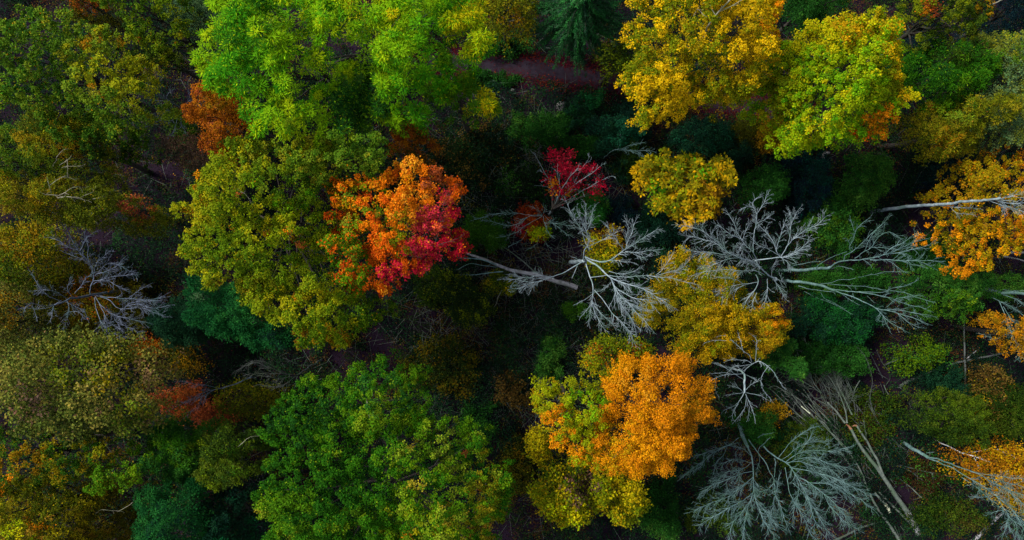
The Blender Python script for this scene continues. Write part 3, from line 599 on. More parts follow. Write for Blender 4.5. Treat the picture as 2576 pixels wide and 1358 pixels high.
tree("soft olive domed tree near the right edge above the big leaning trunk",
     [([(2318,1040),(2350,1010),(2400,995),(2460,1000),(2500,1010),(2508,1050),(2490,1100),(2450,1130),(2400,1120),(2350,1100),(2320,1080)], 9, 3.5)], 'fine', P_DKOL + [('5c7424',3)], density=1.0)
tree("green tree under the thick grey trunk at the right edge",
     [([(2300,700),(2340,670),(2400,660),(2460,680),(2520,690),(2590,690),(2600,740),(2530,760),(2480,760),(2450,790),(2400,800),(2350,790),(2310,750)], 8, 3)], 'fine', P_DKGREEN + [('44702a',4)], [(2390,770,70,40,P_GREEN,.5)], density=1.0)
tree("sharp green narrow crown hanging under the ochre gold tree",
     [([(1940,870),(1990,850),(2010,880),(2008,920),(1975,950),(1945,935)], 8, 3)], 'shag', P_DKGREEN + [('3c7030',3)])
# red tree: sparse leaf sprays on pale wood
def red_sprays():
    L = []
    for (x, y, rx, ry, z) in ((915,875,48,45,9),(1015,862,38,40,9),(1070,965,62,40,9.5),(965,1090,38,32,8),(1225,970,58,30,9),(1295,1035,36,22,9),(1225,1100,25,18,8.5),(915,1010,30,38,8),(1060,1060,22,20,8.5),(1030,1110,28,20,7.5),(1130,1040,30,18,9)):
        rng = np.random.default_rng(int(x)); L.append((wob(rng, *VP('S4', [(x, y)])[0], rx * .3472, ry * .3472), z, 1.2))
    return L
tree("small red maple with pale bare limbs in the middle of the clearing", red_sprays(), 'thin', P_RED, [(1385,470,22,22,P_RUST,.6),(1430,483,20,10,P_OCHRE,.6)], density=1.0, base=(1377,546), r=.16,
     bare=[('S4',[(945,1215,3),(962,1165,5),(985,1110,6.5)],.13,.09,0),('S4',[(985,1110,6.5),(965,1010,8.2),(960,940,9.2)],.06,.02,.9,.2,2),('S4',[(985,1105,6.5),(1040,1020,8.6),(1110,940,9.8)],.06,.02,.9,.2,2),
           ('S4',[(965,1160,5.2),(905,1050,7),(850,940,8.5),(805,865,9)],.06,.018,1.0,.3,2),('S4',[(990,1150,5.5),(1080,1070,7.5),(1180,1000,9),(1260,940,9.6)],.06,.018,1.0,.3,2),('S4',[(1010,1190,4.5),(1100,1130,6.5),(1200,1080,8),(1330,1010,9)],.05,.015,.9,.3,2),
           ('S4',[(940,1150,5),(900,1090,6),(825,1070,6.5)],.035,.012,.6,.3,1),('S4',[(1000,1180,4.5),(1060,1100,6.5),(1130,960,8.5),(1180,890,9)],.045,.015,.9,.3,2),('S4',[(900,1280,1),(925,1240,2.2),(945,1215,3)],.15,.13,0)], barem=DEAD, cat="tree")
# ------------------------------------------------------------------ understorey shrubs
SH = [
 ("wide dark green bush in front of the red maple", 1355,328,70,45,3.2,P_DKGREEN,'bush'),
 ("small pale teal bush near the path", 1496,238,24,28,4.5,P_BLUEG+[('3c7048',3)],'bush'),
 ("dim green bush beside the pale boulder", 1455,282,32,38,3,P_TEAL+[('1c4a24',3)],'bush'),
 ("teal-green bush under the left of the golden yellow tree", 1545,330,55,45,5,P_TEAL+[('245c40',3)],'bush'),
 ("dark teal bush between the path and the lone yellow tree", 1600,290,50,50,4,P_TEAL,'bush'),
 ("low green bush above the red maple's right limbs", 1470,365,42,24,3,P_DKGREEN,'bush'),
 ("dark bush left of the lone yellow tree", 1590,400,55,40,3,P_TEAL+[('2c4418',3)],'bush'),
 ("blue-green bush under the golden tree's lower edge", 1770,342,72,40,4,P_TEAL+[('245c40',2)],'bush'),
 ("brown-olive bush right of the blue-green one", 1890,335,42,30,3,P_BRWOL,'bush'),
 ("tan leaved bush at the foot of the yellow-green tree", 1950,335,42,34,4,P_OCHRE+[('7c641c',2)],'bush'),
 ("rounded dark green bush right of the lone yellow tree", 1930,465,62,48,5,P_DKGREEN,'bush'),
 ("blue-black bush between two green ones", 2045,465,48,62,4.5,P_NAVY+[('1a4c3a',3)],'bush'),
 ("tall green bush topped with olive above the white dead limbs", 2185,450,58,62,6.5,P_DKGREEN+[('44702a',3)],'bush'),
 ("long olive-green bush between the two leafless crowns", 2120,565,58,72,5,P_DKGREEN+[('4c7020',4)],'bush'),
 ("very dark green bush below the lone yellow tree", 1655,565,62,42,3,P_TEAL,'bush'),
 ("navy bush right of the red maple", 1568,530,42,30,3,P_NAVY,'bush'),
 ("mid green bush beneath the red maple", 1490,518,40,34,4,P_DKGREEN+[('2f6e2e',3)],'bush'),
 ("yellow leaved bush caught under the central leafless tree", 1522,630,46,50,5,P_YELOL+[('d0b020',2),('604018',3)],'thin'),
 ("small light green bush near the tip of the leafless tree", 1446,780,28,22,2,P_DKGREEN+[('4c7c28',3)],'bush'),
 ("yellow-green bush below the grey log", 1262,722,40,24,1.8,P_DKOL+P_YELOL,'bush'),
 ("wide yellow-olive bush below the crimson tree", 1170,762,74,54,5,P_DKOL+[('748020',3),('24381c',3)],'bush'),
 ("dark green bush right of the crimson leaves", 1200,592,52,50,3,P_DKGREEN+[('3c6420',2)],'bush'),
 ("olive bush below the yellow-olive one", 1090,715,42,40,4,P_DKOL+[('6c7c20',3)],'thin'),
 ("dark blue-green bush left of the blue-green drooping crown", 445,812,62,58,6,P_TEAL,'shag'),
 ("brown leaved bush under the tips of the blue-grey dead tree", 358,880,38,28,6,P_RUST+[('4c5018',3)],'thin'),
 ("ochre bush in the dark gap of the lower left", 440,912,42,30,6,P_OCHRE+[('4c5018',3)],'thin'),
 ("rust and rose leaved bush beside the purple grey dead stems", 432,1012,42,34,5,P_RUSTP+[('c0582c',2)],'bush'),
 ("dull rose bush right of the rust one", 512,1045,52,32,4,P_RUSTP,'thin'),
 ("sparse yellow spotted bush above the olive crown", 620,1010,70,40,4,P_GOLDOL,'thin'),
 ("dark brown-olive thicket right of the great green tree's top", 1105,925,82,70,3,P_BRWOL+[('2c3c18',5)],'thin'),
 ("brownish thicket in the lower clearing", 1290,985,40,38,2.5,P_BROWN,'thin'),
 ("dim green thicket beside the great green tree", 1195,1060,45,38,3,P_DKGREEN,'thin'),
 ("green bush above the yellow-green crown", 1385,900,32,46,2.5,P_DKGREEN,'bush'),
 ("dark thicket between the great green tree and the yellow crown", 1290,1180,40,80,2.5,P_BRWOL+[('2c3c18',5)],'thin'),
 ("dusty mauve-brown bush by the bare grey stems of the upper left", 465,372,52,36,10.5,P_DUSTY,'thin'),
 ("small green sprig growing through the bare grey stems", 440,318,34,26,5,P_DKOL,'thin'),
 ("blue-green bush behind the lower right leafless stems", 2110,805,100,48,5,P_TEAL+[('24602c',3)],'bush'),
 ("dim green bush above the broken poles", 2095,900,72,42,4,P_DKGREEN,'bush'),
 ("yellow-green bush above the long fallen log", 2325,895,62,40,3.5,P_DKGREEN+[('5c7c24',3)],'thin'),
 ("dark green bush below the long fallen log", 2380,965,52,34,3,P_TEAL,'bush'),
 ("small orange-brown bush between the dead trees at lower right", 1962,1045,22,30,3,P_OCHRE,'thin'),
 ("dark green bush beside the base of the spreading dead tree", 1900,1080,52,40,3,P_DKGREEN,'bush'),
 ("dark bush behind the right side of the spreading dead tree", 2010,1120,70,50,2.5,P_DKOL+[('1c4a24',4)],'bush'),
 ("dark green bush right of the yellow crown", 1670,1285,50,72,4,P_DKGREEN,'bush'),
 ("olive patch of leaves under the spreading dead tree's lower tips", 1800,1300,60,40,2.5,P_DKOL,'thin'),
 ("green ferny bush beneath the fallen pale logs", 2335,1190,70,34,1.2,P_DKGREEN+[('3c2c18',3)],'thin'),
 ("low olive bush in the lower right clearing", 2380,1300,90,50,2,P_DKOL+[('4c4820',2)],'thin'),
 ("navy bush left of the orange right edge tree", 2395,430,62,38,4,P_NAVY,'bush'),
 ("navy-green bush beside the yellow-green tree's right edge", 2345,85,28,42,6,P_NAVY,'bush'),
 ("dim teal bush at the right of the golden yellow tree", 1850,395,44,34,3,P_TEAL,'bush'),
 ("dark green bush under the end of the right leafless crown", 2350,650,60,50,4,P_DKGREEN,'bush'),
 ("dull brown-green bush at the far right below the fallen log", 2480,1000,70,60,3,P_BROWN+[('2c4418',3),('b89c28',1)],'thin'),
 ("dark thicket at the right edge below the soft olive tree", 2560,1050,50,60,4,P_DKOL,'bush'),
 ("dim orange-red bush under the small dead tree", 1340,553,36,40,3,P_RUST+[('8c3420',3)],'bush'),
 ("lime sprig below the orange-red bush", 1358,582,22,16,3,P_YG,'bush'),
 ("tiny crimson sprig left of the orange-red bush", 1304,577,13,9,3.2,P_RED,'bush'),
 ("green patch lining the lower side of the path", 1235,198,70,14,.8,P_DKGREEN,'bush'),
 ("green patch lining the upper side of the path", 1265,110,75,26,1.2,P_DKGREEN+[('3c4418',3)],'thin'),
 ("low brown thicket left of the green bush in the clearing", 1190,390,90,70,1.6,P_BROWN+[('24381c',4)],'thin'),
 ("bramble patch with dark green leaves left of the red maple", 1310,460,55,45,1.6,P_DKGREEN+[('20301c',3)],'thin'),
 ("dark thicket below the lower left leafless stems", 1690,720,50,80,2.5,P_TEAL,'thin'),
 ("shadowy olive bush at the centre of the right clearing", 2200,1040,90,60,1.8,P_DKOL+[('3c2c18',3)],'thin'),
 ("dark green bush between the two right hand leafless stems", 2130,700,90,40,3,P_DKGREEN,'bush'),
]
for s in SH:
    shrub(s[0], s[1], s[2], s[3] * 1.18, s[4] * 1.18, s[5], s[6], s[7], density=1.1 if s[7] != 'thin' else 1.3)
# ------------------------------------------------------------------ leafless trees
dead_tree("white leafless tree in the centre with limbs radiating every way", 'R4',
 [([(190,590,10),(202,485,12),(238,430,13),(210,320,14),(180,240,14.6),(130,150,15)],.13,.03,.9,.35),
  ([(215,450,12.6),(160,300,13.6),(95,190,14.2),(45,75,14.6)],.06,.02,1.0,.3),
  ([(212,320,14),(215,220,14.6),(212,110,15)],.04,.015,.9,.1),([(214,330,14),(250,250,14.5),(285,115,15)],.04,.015,.8,.2),
  ([(225,475,12.4),(330,420,13),(430,365,13.6),(500,330,13.8)],.06,.02,.8,.5),
  ([(205,560,10.2),(300,600,11),(420,590,11.8),(560,505,12.8),(700,405,13.6),(830,325,14)],.15,.03,1.1,.5),
  ([(560,500,12.8),(500,420,13.4),(440,330,13.8),(400,275,14)],.06,.02,.9,.2),([(565,500,12.8),(600,390,13.6),(640,300,14),(660,240,14)],.06,.02,.9,.2),
  ([(590,480,13),(575,380,13.6),(600,300,13.8),(572,235,14)],.04,.015,.8,.2),([(570,510,12.8),(660,518,13.4),(740,510,13.8),(830,495,14)],.06,.02,.9,.2),([(620,515,13),(740,570,13.4),(800,530,13.6)],.04,.015,.7,.2),
  ([(330,605,11.2),(440,590,12),(540,600,12.4),(620,608,12.6)],.06,.02,.8,.3),
  ([(215,575,10),(320,645,11.2),(430,740,12.4),(560,800,13.2),(740,850,13.8),(870,930,14),(960,985,14)],.20,.03,1.2,.4),
  ([(430,740,12.4),(500,880,13.2),(570,960,13.6),(670,1060,14),(770,1170,14)],.10,.025,1.2,.15),([(450,790,12.6),(510,960,13.2),(590,1080,13.4),(650,1180,13.4)],.08,.02,1.2,.2),([(500,860,13.2),(640,930,13.8),(760,950,14),(830,1010,14)],.06,.02,1.0,.2),([(560,960,13.4),(660,1010,13.8),(750,1050,13.8)],.05,.02,1.0,.2),([(420,690,12.2),(560,720,13),(680,670,13.4)],.05,.02,.9,.2),([(450,780,12.6),(380,850,13),(300,880,13)],.04,.015,.6,.2),
  ([(258,745,10.5),(380,728,11.6),(520,738,12.6),(660,737,13.2),(800,733,13.6),(950,745,14),(1060,775,14),(1190,805,14)],.07,.02,.7,.4),
  ([(845,725,13.6),(910,660,14),(960,600,14.2),(995,535,14.2)],.045,.015,.8,.2),([(860,728,13.6),(960,700,14),(1060,670,14.2),(1140,600,14.2)],.045,.015,.8,.2),
  ([(212,600,9.6),(240,710,10.2),(262,790,10.8),(282,870,11.4),(268,950,12),(285,1040,12.4),(320,1120,12.6),(370,1200,12.8)],.13,.03,.9,.5),
  ([(278,890,11.4),(200,945,11.8),(118,990,12)],.045,.02,.3,.5),([(290,860,11.3),(380,970,12.2),(470,1090,12.8),(570,1180,13.2),(620,1260,13.4),(650,1340,13.4)],.08,.02,.9,.4),
  ([(272,975,12),(220,1040,12.3),(165,1105,12.4)],.05,.02,.4,.4),([(275,980,12),(350,1070,12.5),(410,1130,12.8),(475,1195,12.8)],.05,.02,.8,.2),([(268,980,12),(250,1060,12.4),(240,1160,12.4)],.04,.015,.6,.2),
  ([(185,600,9.8),(95,655,10),(0,705,10.4),(-100,745,11),(-170,750,11.4),(-250,760,11.6)],.13,.035,.4,.6),
  ([(-90,740,11),(-200,775,11.6),(-290,790,12),(-400,770,12.2),(-480,760,12.2)],.06,.02,1.3,.2),([(-80,738,11),(-220,735,11.8),(-330,745,12.2),(-440,720,12.4)],.05,.02,1.0,.3),([(-180,780,11.6),(-280,790,12),(-370,840,12.2),(-430,848,12.2)],.04,.02,.9,.3),
  ([(135,640,10),(110,700,10.2),(85,752,10.4)],.06,.04,0),([(170,600,10),(120,570,10.4),(75,552,10.6)],.04,.02,.2)],
 DEAD, 11, trunk=([(72,608,0),(110,604,4),(155,598,8),(190,592,10)],.26,.20), tl=1.1)
dead_tree("white leafless tree whose upper limbs fan out above the ochre gold tree", 'R1',
 [([(960,870,9),(860,810,10.5),(750,710,12),(640,670,13),(520,630,13.6),(400,540,14),(250,480,14.2),(110,460,14.2)],.16,.03,1.3,.25),
  ([(520,630,13.6),(430,540,14),(320,460,14.4),(220,390,14.6),(80,365,14.6)],.06,.02,1.2,.2),([(480,640,13.6),(360,620,14),(250,610,14.2),(150,600,14.2)],.06,.02,1.2,.2),([(640,670,13),(500,680,13.6),(400,720,13.8),(310,760,13.8)],.05,.02,1.2,.2),
  ([(850,830,10.2),(740,790,12),(620,790,12.8),(480,782,13.4),(330,795,13.6),(190,835,13.6)],.07,.02,1.0,.3),
  ([(760,695,12),(880,680,12.6),(1000,665,13),(1060,655,13.2),(1180,600,13.8),(1280,500,14)],.11,.03,1.0,.45),
  ([(1005,660,13),(960,600,13.4),(930,500,13.8),(860,420,14),(780,330,14.2)],.06,.02,1.0,.2),([(965,610,13.4),(985,520,13.6),(1020,420,14),(1060,290,14.2)],.05,.02,.8,.2),
  ([(1010,655,13),(1070,560,13.6),(1150,480,14),(1250,400,14.2),(1330,370,14.4),(1420,290,14.4)],.08,.02,1.1,.3),([(1070,560,13.6),(1095,440,14),(1110,340,14.2),(1160,230,14.4)],.05,.02,.9,.2),([(1100,400,14),(1105,310,14.2),(1090,220,14.4)],.04,.015,.7,.2),([(1060,655,13.2),(1150,630,13.6),(1210,590,13.8)],.05,.02,1.0,.1),
  ([(1000,660,13),(1060,700,13.4),(1100,740,13.4)],.04,.02,.8,.1),
  ([(780,685,12),(740,610,12.8),(660,540,13.4),(600,440,13.8),(560,350,14),(500,250,14.2)],.07,.02,.9,.3),([(650,500,13.5),(540,450,14),(410,360,14.2)],.05,.018,1.0,.2),([(640,510,13.5),(680,420,13.8),(700,350,14)],.04,.015,.8,.2),([(745,690,12.2),(680,590,13),(560,560,13.6)],.04,.015,.7,.3),
  ([(745,620,12.8),(745,480,13.6),(770,360,14),(780,250,14.4),(740,150,14.6),(800,90,14.6)],.08,.02,.7,.4),([(780,250,14.4),(830,170,14.6),(870,80,14.6)],.04,.015,.8,.2),([(770,210,14.5),(700,180,14.6),(630,215,14.6)],.03,.012,.6,.2),([(770,340,14),(850,300,14.2),(890,280,14.2)],.03,.012,.8,.1),
  ([(980,640,13.1),(880,580,13.6),(800,560,13.8),(750,500,14)],.04,.015,.8,.3),
  ([(770,830,10.5),(795,890,10.8),(770,960,11),(700,1050,11),(610,1200,10.8)],.10,.02,1.0,.4),([(790,900,10.8),(650,930,11.2),(520,1000,11.4),(420,1060,11.4),(330,1130,11.2)],.07,.02,1.1,.3),([(700,915,11.2),(560,930,11.6),(400,990,11.8),(225,970,11.8)],.05,.02,1.0,.3),([(650,920,11.4),(560,870,11.8),(400,850,12)],.04,.015,.9,.2),
  ([(880,870,9.5),(880,950,10),(870,1050,10.2),(850,1140,10.2)],.07,.02,1.0,.3),([(940,870,9),(980,930,9.4),(1040,1030,9.6)],.06,.02,.9,.2),([(920,860,9.2),(920,760,9.8),(960,700,10)],.04,.015,.8,.3),([(780,1000,10.8),(740,1090,10.8),(720,1180,10.6)],.05,.015,.9,.1),([(970,870,9),(1020,890,9.2),(1000,830,9.4)],.05,.02,.6,.1)],
 DEAD, 12, trunk=([(960,880,0),(950,876,4),(958,872,9)],.24,.2), tl=1.1)
dead_tree("right hand leafless tree, upper of the two long pale stems", 'R2',
 [([(260,735,6),(290,690,6.6),(360,650,7.4),(440,620,8),(540,578,8.6)],.06,.02,0),([(20,725,2),(120,690,3),(240,670,3.6),(310,668,4)],.07,.03,.2),([(262,668,3.8),(266,630,4.2)],.03,.02,0),
  ([(385,725,8),(440,680,9),(540,660,10.5),(680,650,12),(780,630,13),(860,605,13.6),(950,540,14.4),(1050,490,14.8),(1110,450,15)],.15,.03,1.1,.45),
  ([(510,660,10),(520,610,10.6),(575,585,11.2),(640,540,12),(700,480,12.8),(770,410,13.6),(880,310,14)],.08,.02,1.0,.3),([(580,580,11.2),(560,540,11.6),(600,470,12.4),(620,380,13),(720,290,13.4)],.06,.02,.8,.3),([(570,530,11.6),(550,480,12),(530,455,12.2)],.04,.02,.5),([(605,395,13),(590,340,13.2),(570,290,13.2)],.03,.012,.5,.3),
  ([(610,640,11.2),(680,590,12.2),(760,540,13),(830,440,13.8),(920,400,14.2),(1000,440,14.4)],.07,.02,1.0,.3),([(760,540,13),(830,540,13.4),(900,550,13.6)],.04,.015,.8,.2),([(700,570,12.4),(740,480,13.2),(790,390,13.8),(860,330,14)],.05,.018,.9,.2),
  ([(750,655,12.5),(860,655,13.4),(960,660,14),(1070,665,14.6),(1180,660,15),(1300,665,15.2),(1380,680,15.2)],.09,.02,1.0,.3),([(860,610,13.6),(980,570,14.4),(1100,520,14.8),(1200,480,15)],.06,.02,1.2,.1),([(930,600,14),(1050,590,14.6),(1150,550,15),(1250,530,15.2)],.06,.02,1.2,.1),([(1000,660,14.2),(1100,690,14.6),(1200,710,14.8)],.04,.015,.8,.1),([(900,660,13.6),(960,690,14),(1030,740,14.2)],.04,.015,.7,.1),
  ([(400,735,8),(480,715,9),(580,735,9.6)],.03,.012,.3),([(1080,660,14.6),(1200,670,15),(1310,720,15)],.04,.015,.7,.1)],
 DEADG, 13, trunk=([(-100,752,0),(0,750,2),(150,745,4),(270,735,6),(385,720,8)],.20,.16), tl=1.0, dens=.9)
dead_tree("right hand leafless tree, lower of the two long pale stems", 'R2',
 [([(420,925,6.6),(520,935,7.6),(650,945,8.8),(780,970,10),(900,990,11.2),(990,1030,12),(1100,1060,12.8),(1200,1080,13.2),(1250,1100,13.4)],.11,.03,.9,.5),
  ([(860,950,10.6),(950,935,11.6),(1060,950,12.4),(1150,990,13),(1290,1030,13.4)],.05,.018,.6,.3),([(650,942,8.8),(780,950,10),(880,940,10.8),(960,905,11.6),(1060,895,12.2),(1160,850,12.8)],.06,.02,.6,.4),([(980,1010,12),(1080,990,12.6),(1180,975,13)],.04,.015,.7,.2),
  ([(430,930,6.6),(560,980,7.8),(700,1040,9),(800,1090,10),(900,1110,11),(1000,1140,11.8),(1100,1170,12.4),(1210,1210,12.8)],.13,.03,1.0,.5),
  ([(790,1085,10),(860,1150,10.8),(930,1220,11.4),(1050,1290,12)],.07,.02,.8,.2),([(900,1110,11),(1010,1110,12),(1130,1130,12.8),(1270,1155,13.2)],.05,.02,1.0,.1),([(1000,1140,11.8),(1090,1220,12.4),(1170,1260,12.6)],.05,.018,.9,.1),([(900,1080,11),(950,1040,11.6),(1000,1020,12)],.04,.015,.8,.1),([(850,1150,10.8),(820,1200,11),(850,1210,11)],.03,.012,.4),([(880,1190,11),(910,1250,11.4),(930,1300,11.6)],.03,.012,.4,.1),
  ([(300,870,4.6),(400,855,5.6),(480,835,6.4),(590,830,7.4),(700,795,8.6),(850,772,10),(960,762,10.8),(1080,762,11.4)],.07,.02,.4,.5),([(310,868,4.6),(450,878,6),(600,890,7.6),(760,905,9),(880,930,10)],.06,.02,.5,.4),
  ([(100,890,2.4),(250,925,4.2),(400,945,6),(480,955,6.8),(560,1010,7.4),(630,1055,7.6)],.09,.02,.4,.6),([(150,940,2.2),(300,1010,3.8),(420,1060,5),(570,1140,6)],.04,.015,.3,.4),([(300,950,4.4),(340,1010,5),(440,1060,5.8),(500,1090,6)],.03,.012,.3,.4),
  ([(720,980,9),(740,1010,9.4),(770,1030,9.4)],.03,.012,.3),([(590,950,8),(600,990,8.2)],.02,.01,.3)],
 DEADG, 14, trunk=([(-80,850,0),(40,850,2),(150,858,3),(300,888,5),(430,928,6.6)],.19,.15), tl=1.0, dens=.85)
dead_tree("blue-grey leafless tree leaning left on the left side of the photo", 'R5',
 [([(800,835,6.6),(800,770,7.6),(830,690,8.6),(830,620,9.4),(785,500,10.6),(690,400,11.4),(600,270,12.2),(540,100,12.8)],.12,.025,1.0,.45),
  ([(690,395,11.4),(560,350,12),(480,290,12.2),(400,260,12.2)],.05,.018,.9,.2),([(780,480,10.6),(770,350,11.4),(740,250,12),(760,130,12.4),(800,20,12.6)],.07,.02,.9,.3),([(690,390,11.6),(740,280,12),(840,200,12.2)],.05,.018,.8,.2),([(780,520,10.4),(700,470,10.8),(560,420,11)],.04,.015,.7,.3),
  ([(835,620,9.4),(850,540,10),(900,480,10.4),(1000,390,10.8)],.06,.018,.9,.2),([(830,650,9),(950,600,9.6),(1050,560,10),(1120,490,10)],.06,.018,1.0,.2),([(830,700,8.6),(940,680,9),(1050,650,9.4),(1230,640,9.4)],.06,.018,1.1,.2),([(815,740,8),(930,690,8.8),(1050,730,9.2),(1150,790,9)],.05,.018,1.0,.2),([(850,640,9.2),(980,520,9.8),(1100,540,10),(1250,640,9.6)],.05,.015,.9,.2),
  ([(860,840,5.6),(1000,870,6.4),(1200,880,7.4),(1350,890,8),(1530,860,8)],.07,.02,1.0,.35),([(1200,870,7.4),(1290,800,8),(1400,740,8)],.04,.015,.6,.2),
  ([(860,850,5.6),(980,890,6.4),(1110,990,7.2),(1200,930,8),(1330,900,8.4),(1500,900,8.6)],.07,.02,1.0,.4),([(1110,990,7.2),(1250,980,8),(1400,1000,8.4),(1540,1060,8.4)],.05,.018,1.1,.2),([(1150,970,7.6),(1300,940,8.2),(1450,980,8.4),(1560,960,8.4)],.05,.018,1.1,.1),
  ([(850,860,5.8),(900,940,6.4),(1020,1030,7.2),(1150,1080,8),(1350,1120,8.2)],.07,.02,1.1,.3),([(1040,1040,7.2),(1060,1110,7.6),(1180,1170,8),(1310,1240,8)],.05,.018,1.1,.2),
  ([(840,870,5.8),(860,980,6.6),(900,1090,7.4),(960,1180,7.8),(1060,1250,7.8),(1200,1290,7.8)],.08,.02,1.0,.4),([(890,940,6.4),(940,1040,7),(960,1120,7.4),(1100,1190,7.8)],.06,.018,1.1,.3),([(900,1090,7.4),(910,1180,7.6),(1000,1280,7.6),(1060,1330,7.4)],.04,.015,.9,.2),
  ([(560,890,9.4),(580,980,9.6),(575,1060,9.6),(530,1160,9.4)],.05,.018,.8,.3),([(580,1020,9.6),(680,1020,9.8),(750,1070,9.8)],.04,.015,.8,.2),
  ([(640,830,9),(700,760,9.6),(760,680,10),(830,620,10.2)],.06,.02,.8,.3),([(560,880,9.6),(460,820,10.4),(330,790,10.8),(260,800,11)],.05,.018,1.0,.2),([(480,900,10.4),(380,860,11),(290,780,11.4),(200,620,11.4)],.05,.018,.7,.3),([(500,900,10.2),(420,960,10.6),(400,1080,10.4)],.05,.018,.9,.2),([(620,870,9),(560,780,9.6),(600,700,9.8)],.04,.015,.8,.2),([(540,910,9.8),(640,960,9.8),(720,1000,9.8)],.04,.015,.9,.1),
  ([(430,945,11),(330,960,11.8),(240,940,12.6),(170,940,13.2),(130,965,13.6),(125,1005,13.8)],.08,.03,.4,.3),([(200,950,12.8),(230,1040,12.8),(258,1090,12.8)],.03,.012,.3,.3),([(430,950,11),(350,975,11.6),(250,985,12),(110,975,12.4)],.04,.015,.5,.3)],
 DEADB, 15, trunk=([(1260,790,0),(1100,800,2.4),(960,820,4.4),(830,842,6.2),(640,875,8.8),(540,905,10),(430,945,11)],.20,.09), tl=1.1, rs=.38, dens=1.8)
dead_tree("small white leafless tree with hooked limbs beside the vivid orange tree", 'R6',
 [([(770,560,9),(820,500,9.6),(930,440,10.4),(1000,430,10.8),(1100,495,11.2),(1190,590,11.4),(1250,700,11.4),(1300,775,11.2)],.09,.03,.5,.3),
  ([(1095,500,11.2),(1030,590,11.2),(1000,690,11),(1050,850,10.6),(1150,960,10)],.04,.015,.4,.3),([(930,430,10.4),(935,300,10.8),(945,150,11),(880,75,11)],.05,.018,.5,.4),([(870,430,10.2),(840,350,10.6),(740,260,11),(640,180,11.2),(520,80,11.2),(400,85,11)],.05,.018,.4,.4),([(600,140,11.2),(400,135,11.2),(240,170,11)],.03,.012,.3,.4),([(770,310,11),(715,180,11.2),(680,35,11.2)],.04,.015,.3,.4),
  ([(880,460,10.2),(780,420,10.4),(650,400,10.6),(560,410,10.6)],.05,.02,.6,.2),([(860,470,10),(720,490,10.4),(640,485,10.4),(570,540,10.4)],.05,.02,.5,.3),
  ([(770,590,9),(640,600,9.6),(520,605,10),(400,640,10.2),(330,670,10.2),(285,745,10)],.06,.02,.5,.3),([(760,670,9),(640,590,9.6),(540,530,10),(440,465,10)],.05,.02,.4,.3),([(560,590,9.8),(440,575,10.2),(320,590,10.2)],.03,.012,.4,.3),([(385,650,10.2),(380,800,9.6),(420,910,9.2)],.025,.012,.4),
  ([(770,840,9.4),(720,930,9.6),(680,1010,9.8),(620,1100,9.8),(610,1190,9.6)],.07,.02,.7,.2),([(790,870,9.4),(840,980,9.8),(870,1070,9.8),(915,1180,9.8)],.06,.02,.7,.2),([(800,900,9.4),(780,1020,9.6),(740,1110,9.6),(650,1230,9.4)],.05,.018,.6,.3),([(840,1040,9.6),(820,1220,9.4)],.03,.012,.4,.3),([(760,850,9.4),(660,870,9.6),(555,885,9.6)],.035,.015,.5,.3),([(800,850,9.4),(920,875,9.8),(1000,900,9.8),(1080,945,9.8)],.04,.015,.5,.3),
  ([(785,820,9.3),(860,740,9.6),(960,690,9.8)],.04,.015,.6,.3),([(750,840,9.3),(690,780,9.6),(610,760,9.6)],.04,.015,.6,.3),([(690,1010,9.8),(600,1050,9.8),(500,1090,9.6)],.03,.012,.6,.1),([(780,560,9.2),(700,520,9.6),(680,500,9.6)],.04,.02,.5),([(800,610,9.2),(860,640,9.3),(910,670,9.3)],.03,.012,.5,.2)],
 DEADB if False else DEAD, 16, trunk=([(330,440,0),(520,500,4),(700,550,8),(772,600,9),(765,720,9.2),(775,850,9.4)],.16,.11), tl=.6, dens=1.1, lvl=2)
